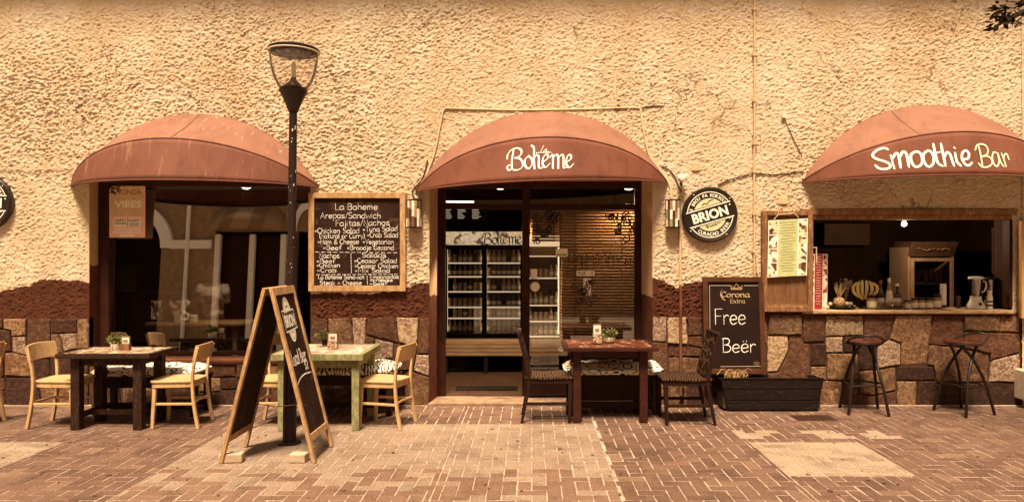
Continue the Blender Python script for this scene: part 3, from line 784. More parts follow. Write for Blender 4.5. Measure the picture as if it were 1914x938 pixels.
STONES = [
 # left of the window
 ('b',[(-28,594),(8,595),(9,613),(-28,614)]), ('t',[(9,595.5),(52,595.5),(51.5,625.5),(24.5,627.5),(24.5,617),(10,613.5)]), ('d',[(-28,615),(9,615),(23.5,618),(24,656),(-28,657)]),
 ('p',[(25.5,629),(51.5,627),(51.5,663),(36,660),(25.5,656)]), ('b',[(53.5,595.5),(96,595.5),(96,665),(66,667),(53.5,664)]), ('d',[(97,596),(144.5,595),(146,620),(97.5,622.5)]),
 ('m',[(97.5,624.5),(111,624),(120,658),(97.5,663)]), ('p',[(113,624),(145.5,621.5),(146,651),(122,657)]), ('t',[(147,596),(167.5,595),(167.5,650),(147,652)]),
 ('d',[(-28,659),(9,658.5),(9.5,676),(-28,678)]), ('m',[(12,659),(26,658),(57,666),(60,702.5),(12,701)]), ('d',[(-28,679.5),(10,678.5),(10.5,703),(-28,705)]),
 ('d',[(58.5,668.5),(95.5,667.5),(95.5,717),(74,715),(61.5,703)]), ('b',[(-28,706),(12,705.5),(12,728),(-28,728)]), ('d',[(14,704.5),(60.5,704.5),(74,717.5),(81,757),(14,757)]),
 ('d',[(-28,730),(12,729.5),(12.5,757),(-28,757)]), ('d',[(97,665),(120,660),(150,655),(150,700),(97,717.5)]), ('b',[(152,654),(167.5,652),(167.5,700),(152,702)]),
 ('m',[(76,718),(97,719),(140,705),(140,757),(83,757)]), ('b',[(142,704),(167.5,702),(167.5,757),(142,757)]),
 # under the window
 ('b',[(170,679),(226,679),(227,712),(170,714)]), ('m',[(228.5,679),(300,679),(299,716),(229,712)]), ('d',[(301.5,679),(373,679),(372,704),(301,715)]), ('b',[(375,678.5),(442,679),(442,703),(375,704)]),
 ('b',[(444,679),(505,679),(507,709),(444,704)]), ('m',[(507,679),(579,679),(579,716),(509,710)]), ('t',[(373,706),(413,705.5),(413,730),(374,731)]), ('d',[(415,705.5),(443,705),(444,726),(415,727)]),
 ('b',[(374,733),(413,732),(413,757),(374,757)]), ('d',[(415,728.5),(445,727.5),(445,757),(415,757)]), ('d',[(170,716),(226,714),(228,757),(170,757)]), ('t',[(230,714),(299,718),(299,757),(230,757)]),
 ('b',[(301,717),(371,706),(372,757),(301,757)]), ('d',[(446,706),(507,711),(506,757),(447,757)]), ('b',[(509,712),(579,718),(579,757),(508,757)]),
 # between window and door
 ('b',[(583,594),(613,595.5),(613,645),(583,646)]), ('t',[(615,594),(657,593),(660,645),(615,645)]), ('p',[(659,593),(686,593),(682.5,646),(661.5,646)]), ('b',[(687.5,594),(739.5,592),(746,639.5),(685,624.5)]),
 ('c',[(741,592),(783,593),(779.5,646),(747.5,638.5)]), ('b',[(784.5,594),(802,593),(802,660),(781,660)]), ('b',[(684.5,627),(700,631),(699,650),(683,650)]), ('p',[(701.5,632),(736,640),(735,668),(700.5,672)]),
 ('b',[(738,641),(780,648.5),(772,690),(740,690)]), ('p',[(779,662),(802,662),(802,701.5),(773.5,691)]), ('m',[(756,692),(772,693),(802,703.5),(802,756),(756,756)]),
 ('d',[(583,648),(640,647),(640,700),(583,702)]), ('b',[(642,648),(681,648),(683,652),(698,652),(698,700),(642,700)]), ('m',[(583,704),(668,702),(668,757),(583,757)]), ('b',[(670,702),(698,702),(700,674),(736,670),(738,692),(754,692),(754,757),(670,757)]),
 # between door and the leaning board
 ('p',[(1220,591),(1245,592),(1244.5,638),(1220,636.5)]), ('c',[(1247,592),(1283,592),(1283.5,643),(1247,640)]), ('b',[(1284.5,592),(1312,591),(1312,626),(1284.5,626)]),
 ('b',[(1285,628),(1312,628),(1312,649),(1285,643.5)]), ('b',[(1220,639),(1247.5,641.5),(1248,712),(1220,712)]), ('b',[(1249.5,643),(1284,645.5),(1312,651),(1312,666),(1249.5,665)]),
 ('m',[(1249.5,667),(1312,668),(1312,712),(1249.5,712)]), ('m',[(1220,714),(1283,714.5),(1283,757),(1220,757)]), ('d',[(1285,714.5),(1332,714.5),(1332,757),(1285,757)]),
 ('b',[(1314,592),(1374,591),(1373,640),(1314,642)]), ('t',[(1376,591),(1432,590),(1432,640),(1375,641)]), ('b',[(1314,645),(1373,643),(1373,712),(1314,712)]), ('m',[(1375,643),(1430,642),(1430,712),(1375,712)]),
 ('d',[(1334,715),(1420,715),(1420,757),(1334,757)]), ('d',[(1422,715),(1511,712),(1511,757),(1422,757)]),
 # bar counter
 ('t',[(1436,589),(1496.5,588),(1496.5,624.5),(1434,625)]), ('c',[(1434,627),(1471,626),(1471.5,655.5),(1451,693.5),(1433,694)]), ('b',[(1473.5,626.5),(1498,626),(1500.5,640.5),(1512.5,641.5),(1512,709),(1433,711),(1433,696),(1452.5,695),(1473.5,657)]),
 ('b',[(1499,589),(1540,588),(1540.5,638),(1500.5,639)]), ('d',[(1514.5,642),(1541,640.5),(1542,682),(1514,683)]), ('c',[(1541.5,588.5),(1611.5,589.5),(1612.5,626),(1542,628)]), ('p',[(1542.5,629.5),(1573.5,629),(1573.5,657),(1543,658)]),
 ('t',[(1543.5,660),(1601,661),(1602,708),(1544.5,709)]), ('t',[(1513.5,684.5),(1542.5,684),(1543,709),(1513.5,709.5)]), ('b',[(1613.5,589.5),(1671,588.5),(1659.5,633),(1638,646.5),(1614,645)]),
 ('d',[(1575,629),(1612.5,627.5),(1613,646),(1637,648),(1637,690),(1604,691),(1602.5,659),(1575,657)]), ('p',[(1638.5,648),(1660,634.5),(1681.5,642),(1681,681),(1639,688)]), ('t',[(1672.5,589),(1739.5,589),(1731,681),(1683,681),(1682.5,640.5),(1661.5,632.5)]),
 ('b',[(1741,590),(1798.5,589),(1797.5,648),(1734,642)]), ('t',[(1800,589),(1865,590),(1865,619),(1799.5,617)]), ('t',[(1866.5,590),(1902,591),(1902,620.5),(1866.5,619.5)]),
 ('b',[(1799,619),(1902,622.5),(1902,657),(1848,672),(1847,659),(1799,649)]), ('m',[(1733,644),(1785,648),(1846,660),(1844,713),(1748,713.5),(1742,682),(1732,681)]), ('p',[(1848.5,674),(1902,659.5),(1902,712),(1845.5,713)]),
 ('d',[(1674,684),(1741,683),(1746,709),(1673.5,709.5)]), ('m',[(1604,693),(1637,690.5),(1672,685),(1672,728),(1629,737),(1604,733)]), ('t',[(1674,711.5),(1710,711),(1708,757),(1676,757)]),
 ('d',[(1711.5,711),(1746.5,711),(1748,715.5),(1797,715.5),(1797,757),(1710,757)]), ('d',[(1798.5,715.5),(1902,714.5),(1902,757),(1798.5,757)]), ('m',[(1513,711.5),(1573,711),(1574,757),(1513,757)]), ('b',[(1575,710.5),(1602,709.5),(1602.5,735),(1628,739),(1672,730),(1674.5,757),(1576,757)]),
]
for kind, poly in STONES: stone(poly, kind)

# reveals, plinth ledge, overhang added for shade
rv = MB()
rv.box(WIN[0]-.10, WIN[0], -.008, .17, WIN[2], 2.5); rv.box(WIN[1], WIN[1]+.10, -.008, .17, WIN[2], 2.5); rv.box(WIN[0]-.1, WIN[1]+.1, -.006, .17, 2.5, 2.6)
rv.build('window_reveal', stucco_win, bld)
dl, dr = (818-994)/162.8, (1199-994)/162.8
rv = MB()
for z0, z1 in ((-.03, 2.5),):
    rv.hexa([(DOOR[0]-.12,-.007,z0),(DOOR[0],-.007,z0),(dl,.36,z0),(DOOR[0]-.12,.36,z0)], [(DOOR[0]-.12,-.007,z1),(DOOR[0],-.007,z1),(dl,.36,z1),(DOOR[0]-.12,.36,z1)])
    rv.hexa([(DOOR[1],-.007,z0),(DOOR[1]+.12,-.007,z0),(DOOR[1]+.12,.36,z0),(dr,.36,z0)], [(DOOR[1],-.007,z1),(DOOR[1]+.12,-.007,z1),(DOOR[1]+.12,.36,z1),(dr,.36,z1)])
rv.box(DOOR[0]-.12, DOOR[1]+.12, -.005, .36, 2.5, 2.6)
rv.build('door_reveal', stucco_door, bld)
rv = MB(); rv.box(BAR[0]-.08, BAR[0], 0, .30, BAR[2], BAR[3]); rv.box(BAR[1], BAR[1]+.08, 0, .30, BAR[2], BAR[3]); rv.box(BAR[0]-.08, BAR[1]+.08, 0, .30, BAR[3], BAR[3]+.08)
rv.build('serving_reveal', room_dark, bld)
ev = MB(); ev.box(-8, 8, -0.47, 0.3, 5.25, 5.40)
ev.build('added_shade_eave', wood_brown, bld)  # unseen overhang, added to darken the top of the wall
pl = MB(); pl.box(-7.2, WIN[1], -.055, -.0, -.03, .012); pl.box(WIN[1]+.003, DOOR[0]-.02, -.052, -.0, -.03, .010); pl.box(DOOR[1]+.02, WX1, -.05, -.0, -.03, .011)
pl.build('plinth', mat('dusty cement', (0.40,0.29,0.20), (0.25,0.16,0.10), 9, 0.95, 0.5, 80), bld, bevel=.006)
# paler neighbouring pilaster at the right edge
stucco_sheet('pilaster', wx(1907)-.004, wx(1908)+1.4, 0.0, WTOP, [], stucco_mat('pale stucco', level=-3.0), bld, step=0.02, y=-0.012)

# rooms behind the openings
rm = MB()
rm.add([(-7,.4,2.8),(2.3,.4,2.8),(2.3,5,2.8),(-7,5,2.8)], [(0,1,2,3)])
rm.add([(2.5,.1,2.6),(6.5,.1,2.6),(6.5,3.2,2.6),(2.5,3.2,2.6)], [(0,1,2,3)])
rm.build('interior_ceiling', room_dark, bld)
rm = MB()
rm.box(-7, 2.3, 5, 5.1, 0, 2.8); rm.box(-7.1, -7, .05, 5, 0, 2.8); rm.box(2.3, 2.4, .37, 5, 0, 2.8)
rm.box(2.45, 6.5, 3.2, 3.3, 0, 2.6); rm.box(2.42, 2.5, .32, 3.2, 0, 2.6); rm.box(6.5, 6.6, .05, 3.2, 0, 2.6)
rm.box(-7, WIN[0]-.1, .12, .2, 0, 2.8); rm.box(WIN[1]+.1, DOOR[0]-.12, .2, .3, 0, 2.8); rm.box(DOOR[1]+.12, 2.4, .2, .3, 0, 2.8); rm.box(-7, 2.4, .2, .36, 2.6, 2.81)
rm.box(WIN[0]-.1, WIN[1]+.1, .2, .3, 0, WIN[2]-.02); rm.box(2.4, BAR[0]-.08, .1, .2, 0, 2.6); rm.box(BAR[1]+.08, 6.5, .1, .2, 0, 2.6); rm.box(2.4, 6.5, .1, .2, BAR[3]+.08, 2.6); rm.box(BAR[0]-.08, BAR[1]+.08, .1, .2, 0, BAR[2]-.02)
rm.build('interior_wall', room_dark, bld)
fl = MB()
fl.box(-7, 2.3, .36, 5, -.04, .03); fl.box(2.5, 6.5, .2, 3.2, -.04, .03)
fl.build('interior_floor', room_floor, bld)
st = MB(); st.box(DOOR[0]-.05, DOOR[1]+.05, -.04, .37, -.03, .032)
st.build('door_step', mat('worn cement step', (0.30,0.19,0.12), (0.16,0.09,0.055), 7, 0.9, 0.6, 60), bld, bevel=.01)
tl = MB()
for i in range(5):
    for j in range(4):
        tl.box(-1.25+i*.5, -1.25+i*.5+.494, .40+j*.5, .40+j*.5+.494, .03, .036)
tl.build('floor_tiling', room_floor, bld)

# window
win = MB().box(WIN[0]+.001, WIN[0]+.12, .15, .29, WIN[2], 2.5).build('window', frame_brown, bld, bevel=.006)
b = MB(); b.box(WIN[1]-.05, WIN[1]-.001, .15, .29, WIN[2], 2.5); b.box(WIN[0]+.12, WIN[1]-.05, .152, .288, 2.42, 2.5); b.box(WIN[0]+.12, WIN[1]-.05, .151, .289, WIN[2]+.005, WIN[2]+.05)
b.build('frame', frame_brown, win, bevel=.005)
b = MB(); zb_, zt_ = WIN[2]+.05, 2.42
b.hexa([(WIN[0]+.12,.158,zb_),(WIN[1]-.05,.158,zb_),(WIN[1]-.05,.162,zb_),(WIN[0]+.12,.162,zb_)], [(WIN[0]+.12,.158+.11,zt_),(WIN[1]-.05,.158+.11,zt_),(WIN[1]-.05,.162+.11,zt_),(WIN[0]+.12,.162+.11,zt_)])
b.build('pane', glass_win, win)   # leans back a few degrees, so it mirrors the upper part of the street
b = MB(); b.box(WIN[0]-.0, WIN[1]+.0, -.06, .15, WIN[2]-.045, WIN[2]-.004); b.build('sill', sill_red, win, bevel=.008)
b = MB(); b.box(WIN[0]+.001, WIN[1]-.001, -.052, .1, WIN[2]-.062, WIN[2]-.047); b.build('sill_moulding', sill_red, win, bevel=.004)

# door front
zt = lambda py: EYE - (py-477)/162.8
xt = lambda px: (px-994)/162.8
door = MB().box(xt(818)+.001, xt(832), .35, .43, .03, 2.5).build('door', frame_brown, bld, bevel=.006)
for (a, c) in ((976, 990), (1187, 1199)):
    MB().box(xt(a), xt(c)-.001, .351, .429, .03, 2.5).build('post', frame_brown, door, bevel=.006)
MB().box(xt(832), xt(976), .36, .42, zt(391), zt(381)).build('transom', frame_brown, door, bevel=.005)
MB().box(xt(990), xt(1187), .36, .42, zt(392), zt(381)).build('transom', frame_brown, door, bevel=.005)
MB().box(xt(832), xt(976), .36, .42, zt(352), 2.5).build('head', frame_brown, door, bevel=.005)
MB().box(xt(990), xt(1187), .36, .42, zt(352), 2.5).build('head', frame_brown, door, bevel=.005)
MB().box(xt(990), xt(1187), .365, .415, .03, .26).build('bottom_rail', frame_brown, door, bevel=.005)
MB().box(xt(990), xt(1187), .385, .391, .26, zt(392)).build('pane', glass_door, door)
MB().box(xt(990), xt(1187), .385, .391, zt(381), zt(352)).build('transom_pane', glass_door, door)
MB().box(xt(832), xt(976), .385, .391, zt(381), zt(352)).build('transom_pane', glass_door, door)
# stickers and drawings on the door glass
gf = lambda px, py: Vector((xt(px), .3835, zt(py)))
sticker = mat('paper sticker', (0.82,0.73,0.60), (0.74,0.64,0.50), 20, 0.7)
def sticker_box(px0, px1, py0, py1, m=sticker, name='sticker', y0=.3815, y1=.3845):
    return MB().box(xt(px0), xt(px1), y0, y1, zt(py1), zt(py0)).build(name, m, door)
sticker_box(1078, 1112, 506, 516)
sf = lambda u, v: Vector((u, .3808, v))
b = MB(); font_text(b, 'Pull', xt(1088), zt(514.4), xt(1094)-xt(1081), sf); b.disc((xt(1107), zt(511)), .010, sf, 12); b.build('lettering', black_paint, door)
sticker_box(1039, 1061, 465, 480)
MB().box(xt(1041), xt(1059), .3795, .3812, zt(478), zt(474)).build('sticker_print', mat('green print', (0.35,0.38,0.16)), door)
sticker_box(992, 1004, 503, 521)
b = MB(); b.disc((xt(1000), zt(536)), .055, lambda u, v: Vector((u, .3825, v)), 24); b.build('sticker', sticker, door)
sticker_box(1091, 1105, 520, 552)
b = MB()
for py in (526, 531, 536, 541, 546): b.box(xt(1094), xt(1102), .3795, .3812, zt(py+2.5), zt(py))
b.build('sticker_print', mat('grey print', (0.2,0.14,0.1)), door)
def curl(cx, cy, r, a0, turns, mb, w, flip=1):
    pts = []
    for k in range(int(turns*12)+1):
        t = k/12; rr = r*(1 - 0.72*t/turns); a = a0 + flip*t*2*math.pi
        pts.append((cx + rr*math.cos(a), cy + rr*math.sin(a)))
    mb.ribbon(pts, w, sf)
orn = MB(); rg = random.Random(3)
for (cx, sgn) in ((1000, 1), (1180, -1)):
    for k in range(16):
        t = k/16
        px = cx + sgn*rg.uniform(-6, 46)*(1-t*0.3); py = 398 + rg.uniform(0, 60)*(1-abs(px-cx)/60)
        curl(xt(px), zt(py), rg.uniform(.03, .06), rg.uniform(0, 6), 1.3, orn, .014, rg.choice((1,-1)))
for (cx, n, s) in ((1092, 18, 1.0), (1028, 8, .7)):
    for k in range(n):
        a = rg.uniform(0, 6.28); rr = rg.uniform(0, 24*s)
        px = cx + rr*math.cos(a)*(0.9); py = 545 + rr*math.sin(a)*1.25
        curl(xt(px), zt(py), rg.uniform(.02, .045)*s, rg.uniform(0, 6), 1.2, orn, .012, rg.choice((1,-1)))
tag(orn.build('ornament_decal', black_paint, door), kind='stuff')
hs_ = MB(); x = 1048
while x < 1186:                             # drawn row of gabled houses
    w = rg.uniform(9, 15); h = rg.uniform(14, 24); base_y = 500
    o = [(xt(x), zt(base_y)), (xt(x), zt(base_y-h)), (xt(x+w/2), zt(base_y-h-6)), (xt(x+w), zt(base_y-h)), (xt(x+w), zt(base_y))]
    hs_.ribbon(o, .008, sf, cap=False)
    for r_ in range(int(h//6)):
        for q in range(2): 
            px = x + w*(.25+.4*q); py = base_y - 4 - r_*6
            hs_.add([sf(xt(px-1.2), zt(py)), sf(xt(px+1.2), zt(py)), sf(xt(px+1.2), zt(py-3)), sf(xt(px-1.2), zt(py-3))], [(0,1,2,3)])
    x += w
hs_.build('house_row_decal', mat('brown print', (0.07,0.03,0.015)), door)
b = MB(); font_text(b, 'Lovers', xt(1146), zt(462), xt(1166)-xt(1126), sf, rot=.1); font_text(b, 'CURAÇAO', xt(1150), zt(470), xt(1170)-xt(1132), sf, rot=.06)
b.build('lettering', mat('orange print', (0.55,0.26,0.10)), door)

# serving window joinery
sw = MB().box(wx(1500), wx(1897), -.045, .10, BAR[3]-.012, BAR[3]+.055).build('serving_window', wood_brown, bld, bevel=.008)
MB().box(wx(1508)+.0, wx(1890), -.02, .06, BAR[3]-.062, BAR[3]-.014).build('head_board', wood_brown, sw, bevel=.005)
MB().box(wx(1508)+.001, wx(1515), -.03, .10, BAR[2]+.03, BAR[3]-.064).build('jamb', wood_brown, sw, bevel=.005)
MB().box(wx(1884), wx(1890)-.001, -.03, .10, BAR[2]+.03, BAR[3]-.064).build('jamb', frame_brown, sw, bevel=.005)
cnt = mat('worn timber counter', (0.50,0.33,0.18), (0.28,0.15,0.07), 9, 0.6, 0.6, 40, stretch=(0.6,3,3), c3=(0.12,0.055,0.026))
b = MB(); b.box(wx(1496), wx(1888), -.075, .42, BAR[2]-.032, BAR[2]+.006); b.build('counter_board', cnt, sw, bevel=.008)

# opened shutter left of the serving window
sh = MB().box(wx(1428), wx(1507), -.062, -.045, wz(572), wz(403)).build('shutter', mat('brown shutter panel', (0.20,0.095,0.042), (0.12,0.052,0.022), 7, 0.7, 0.5, 40, stretch=(3,1,.6)), bld)
for (a, c, d, e) in ((1420,1430,395,582), (1505,1515,395,582), (1430,1505,395,404), (1430,1505,571,582)):
    MB().box(wx(a)+.0005, wx(c)-.0005, -.088, -.03, wz(e), wz(d)).build('shutter_frame', wood_brown, sh, bevel=.008)
MB().box(wx(1429), wx(1506), -.072, -.06, wz(572), wz(568)).build('shutter_bead', wood_brown, sh, bevel=.003)

# conduits and cables on the facade
pipe_cream = mat('cream painted conduit', (0.62,0.45,0.26), (0.48,0.32,0.17), 12, 0.6)
def wall_run(pts, r, m, name, parent=bld, off=.03):
    b = MB(); b.tube([Vector((wx(a), -off, wz(c))) for a, c in pts], r, 8); return b.build(name, m, parent, smooth=True)
p1 = wall_run([(1408,-90),(1408.5,150),(1407.5,320),(1408,518)], .012, pipe_cream, 'conduit', off=.045)
for py in (20, 105, 190, 270, 322, 400, 470): 
    MB().box(wx(1404), wx(1412), -.062, -.02, wz(py+2), wz(py-2)).build('pipe_clip', pipe_cream, p1)
p2 = wall_run([(1270,424),(1270,532)], .014, pipe_cream, 'conduit', off=.05)
p3 = wall_run([(1270,533),(1270,745)], .017, sill_red, 'conduit', off=.07)
b = MB(); b.lathe([(.020,0),(.026,.01),(.026,.05),(.02,.06)], (wx(1272), -.07, wz(745)), 10); b.build('pipe_shoe', wood_dark, p3)
wall_run(smoothpath([(1273,722),(1273,740),(1272,757)]+[], 4), .022, wood_dark, 'downpipe_end', off=.06)
cable = mat('cream cable', (0.70,0.54,0.35), (0.56,0.40,0.24), 12, 0.6)
cable_d = mat('dark cable', (0.10,0.05,0.028), (0.06,0.03,0.018), 12, 0.6)
wall_run(smoothpath([(781,372),(790,345),(812,290),(826,222),(832,205),(850,204),(960,207),(1060,206),(1128,204),(1153,203),(1192,203),(1197,212),(1202,245),(1212,290),(1232,318),(1250,345),(1254,372)], 4), .0095, cable, 'cable')
wall_run(smoothpath([(776,374),(772,356),(790,335),(800,300)], 4), .007, cable_d, 'cable')
wall_run([(1151,132),(1150,165),(1151,203)], .009, cable, 'cable')
wall_run(smoothpath([(1148,203),(1151,198),(1157,199),(1158,204),(1153,207),(1148,204)], 3), .006, cable_d, 'cable')
wall_run(smoothpath([(1199,203),(1215,200),(1238,199)], 3), .006, cable_d, 'cable')
wall_run(smoothpath([(1340,346),(1375,333),(1407,325),(1440,327),(1470,325),(1500,321)], 4), .006, cable_d, 'cable')
wall_run(smoothpath([(1463,218),(1470,235),(1482,262),(1497,292)], 4), .004, cable_d, 'cable')
wall_run(smoothpath([(1236,312),(1252,320),(1262,335),(1268,350),(1273,360)], 4), .006, cable_d, 'cable')
wall_run(smoothpath([(1408,470),(1412,500),(1417,540),(1421,580),(1422,610)], 4), .006, cable, 'cable', off=.075)
wall_run([(0,314),(60,318),(136,314)], .004, cable, 'cable')
MB().box(wx(1459), wx(1466), -.055, -.0, wz(222), wz(210)).build('wall_hook', off_white, bld, bevel=.003)
MB().box(wx(1453), wx(1470), -.04, .0, wz(382), wz(368)).build('blank_plate', pipe_cream, bld, bevel=.004)
MB().box(wx(1292), wx(1308), -.036, .0, wz(320), wz(306)).build('blank_plate', pipe_cream, bld, bevel=.004)
# ------------------------------------------------------------------ awnings (Dutch canopies: hoops pivoting on the wall)
def awning(label, cx, half, z0, Rw, Rf, mid_deg, m, mt, tilt=0.0, ribs=()):
    root = thing('awning', label, 'awning', (cx, 0, z0), 0, 'terracotta canopies over the openings')
    N = 48; us = [math.sin(-math.pi/2 + math.pi*i/N) for i in range(N+1)]
    Ra = (half*half + Rw*Rw)/(2*Rw)                 # circular-arc hoops that meet the wall at a slant
    prof = lambda u: max(0.0, (math.sqrt(Ra*Ra - (half*u)**2) - (Ra - Rw))/Rw)
    am = R(mid_deg)
    def hoop(u, a, k):           # point on a hoop turned by angle a out of the horizontal, k = its radius
        r = k * prof(u)
        return Vector((half*u, -.015 - r*math.cos(a), r*math.sin(a) + tilt*half*u))
    def sheet(a0, k0, a1, k1, nv, sag):
        b = MB(); vs = []
        for j in range(nv+1):
            t = j/nv
            for u in us:
                q = hoop(u, a0, k0).lerp(hoop(u, a1, k1), t)
                s = sag*math.sin(math.pi*t)*prof(u)
                wr = (.005*math.sin(u*23 + t*3) + .004*math.sin(u*11.3 - t*5 + cx) + .004*math.sin(u*37 + t*9))*math.sin(math.pi*t)*min(1, 4*prof(u))*(1 if sag else 0)
                q = q + Vector((0, s*math.sin((a0+a1)/2+.6) + wr, -s*0.6))
                vs.append(q)
        fs = [(j*(N+1)+i, j*(N+1)+i+1, (j+1)*(N+1)+i+1, (j+1)*(N+1)+i) for j in range(nv) for i in range(N)]
        b.add(vs, fs); return b
    Rm = (Rw*0.25 + Rf*0.75)
    fr = sheet(0.0, Rf, am, Rm, 8, 0.0).build('front_panel', m, root, smooth='all', solid=.004)
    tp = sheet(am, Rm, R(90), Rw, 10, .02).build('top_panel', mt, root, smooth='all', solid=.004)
    for a, k in ((0.0, Rf), (am, Rm), (R(90), Rw)):
        b = MB(); b.tube([hoop(u, a, k-.012) + Vector((0, .012, 0)) for u in us], .011, 6); b.build('hoop', dark_metal, root, smooth=True)
    b = MB(); b.tube([hoop(u, 0, Rf) + Vector((0, 0, -.004)) for u in us], .009, 6); b.build('hem', m, root, smooth=True)
    b = MB(); b.tube([hoop(u, am, Rm) + Vector((0, -.003, .002)) for u in us], .006, 6); b.build('seam', m, root, smooth=True)
    for uu in ribs:
        b = MB(); b.tube([hoop(uu, am, Rm).lerp(hoop(uu, R(90), Rw), t) + Vector((0, .02*math.sin(math.pi*t)*.9*prof(uu)-.004, -.012*math.sin(math.pi*t)*prof(uu)+.003)) for t in [k/8 for k in range(9)]], .003, 5); b.build('rib_seam', mt, root, smooth=True)
    def on_front(off):
        def fn(x, z):            # x, z relative to the awning origin -> point just in front of the front panel
            u = max(-.999, min(.999, x/half)); a, c = hoop(u, 0, Rf), hoop(u, am, Rm)
            t = (z - a.z)/(c.z - a.z); q = a.lerp(c, t)
            nrm = Vector((0, -(c.z-a.z), (c.y-a.y))).normalized()
            if nrm.y > 0: nrm = -nrm
            q = Vector((x, q.y, z)); return q + nrm*off
        return fn
    return root, on_front
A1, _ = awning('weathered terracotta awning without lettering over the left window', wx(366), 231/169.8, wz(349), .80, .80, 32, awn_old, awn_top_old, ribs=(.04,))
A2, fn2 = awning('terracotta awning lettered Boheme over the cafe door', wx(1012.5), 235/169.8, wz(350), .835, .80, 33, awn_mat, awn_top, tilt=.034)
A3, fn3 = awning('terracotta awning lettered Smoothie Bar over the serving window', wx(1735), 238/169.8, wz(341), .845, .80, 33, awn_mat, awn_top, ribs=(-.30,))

# lettering on the middle awning: broad-nib gothic hand
FS = 7.34/FPX                                 # metres per photo pixel on the front hoop
def place(fn, root, cxp, cyp, d):
    o = root.location
    def f(px, py):
        X = (px-994)*d/FPX - o.x; Z = EYE - (py-477)*d/FPX - o.z
        return fn(X, Z)
    return f
BO = [ # strokes in photo pixels
 [(948,297),(949,289),(955,281),(964,277),(972,279),(975,285),(972,292),(963,296)],
 [(963,296),(972,298),(977,305),(976,314),(969,319),(960,319)],
 [(960,280),(957,300),(957,316)], [(957,316),(953,320),(949,317),(949,311),(953,310)],
 [(988,293),(982,299),(981,309),(985,316),(989,317)], [(988,293),(994,299),(994,310),(989,317)],
 [(994,273),(998,278),(998,300),(999,317)], [(999,296),(1004,291),(1007,296),(1007,314),(1012,316)],
 [(1016,304),(1023,298),(1024,292),(1020,290),(1015,297),(1014,308),(1019,315),(1027,308)],
 [(1028,295),(1033,291),(1033,316)], [(1034,296),(1039,290),(1043,295),(1043,316)], [(1044,296),(1050,290),(1053,295),(1053,314),(1057,315)],
 [(1060,304),(1067,298),(1067,292),(1063,290),(1059,297),(1058,308),(1064,315),(1071,308)],
 [(1016,273),(1013,280),(1010,286)], [(1021,279),(1016,284),(1018,286),(1022,280),(1021,285),(1026,284)], [(1003,286.5),(1030,286)], [(1003,286.5),(1002,292)],
]
for off, w, m, nm in ((.004, 5.6, black_paint, 'lettering_outline'), (.007, 4.3, cream_paint, 'lettering')):
    b = MB(); f = place(fn2 and (lambda x, z, o=off: fn2(o)(x, z)), A2, 0, 0, 7.42)
    for i, s in enumerate(BO):
        pts = [(p[0], p[1]) for p in smoothpath([(a, c, 0) for a, c in s], 4)]
        thin = i >= 13
        b.ribbon(pts, (w*.42 if thin else w), f, nib=R(-38), minw=0.42 if off > .005 else .62)
    b.build(nm, m, A2)
SB = [ # Smoothie: round brush strokes (photo pixels)
 [(1672,276),(1667,273),(1658,275),(1650,281),(1648,288),(1654,294),(1664,299),(1671,304),(1672,310),(1666,314),(1656,313),(1650,306)],
 [(1675,288),(1678,314)], [(1677,295),(1683,285),(1687,288),(1688,313)], [(1688,294),(1695,282),(1700,288),(1701,312)],
 [(1714,283),(1707,289),(1706,301),(1710,311),(1716,312),(1723,305),(1724,292),(1720,284),(1714,283)],
 [(1734,282),(1727,289),(1726,301),(1730,311),(1736,312),(1742,304),(1743,291),(1739,283),(1734,282)],
 [(1746,269),(1747,290),(1749,306),(1756,312)], [(1742,289),(1755,285)],
 [(1759,269),(1760,290),(1761,312)], [(1761,296),(1767,286),(1772,290),(1774,302),(1776,312)],
 [(1781,287),(1782,304),(1788,312)], [(1781,277),(1782,278)],
 [(1793,300),(1803,298),(1806,288),(1801,283),(1794,288),(1792,300),(1797,310),(1803,311),(1809,306)]]
BA = [[(1819,282),(1824,273),(1833,270),(1842,274),(1844,283),(1839,291),(1828,295)], [(1828,295),(1840,293),(1848,299),(1847,308),(1838,314),(1827,314),(1821,307)], [(1827,274),(1828,292),(1828,312)],
      [(1862,287),(1854,286),(1850,298),(1852,310),(1858,312),(1863,302),(1863,287),(1866,304),(1871,313)], [(1871,287),(1874,300),(1876,313)], [(1873,298),(1878,289),(1883,289),(1885,299)]]
for off, extra, nm in ((.004, 1.3, 'lettering_outline'), (.007, 0, 'lettering')):
    f = place(lambda x, z, o=off: fn3(o)(x, z), A3, 0, 0, 7.42)
    for ss, w, m in ((SB, 4.4, cream_paint), (BA, 3.0, yellow_paint)):
        b = MB()
        for s in ss:
            pts = [(p[0], p[1]) for p in smoothpath([(a, c, 0) for a, c in s], 4)]
            b.ribbon(pts, w + extra, f)
        b.build(nm, m if not extra else black_paint, A3)

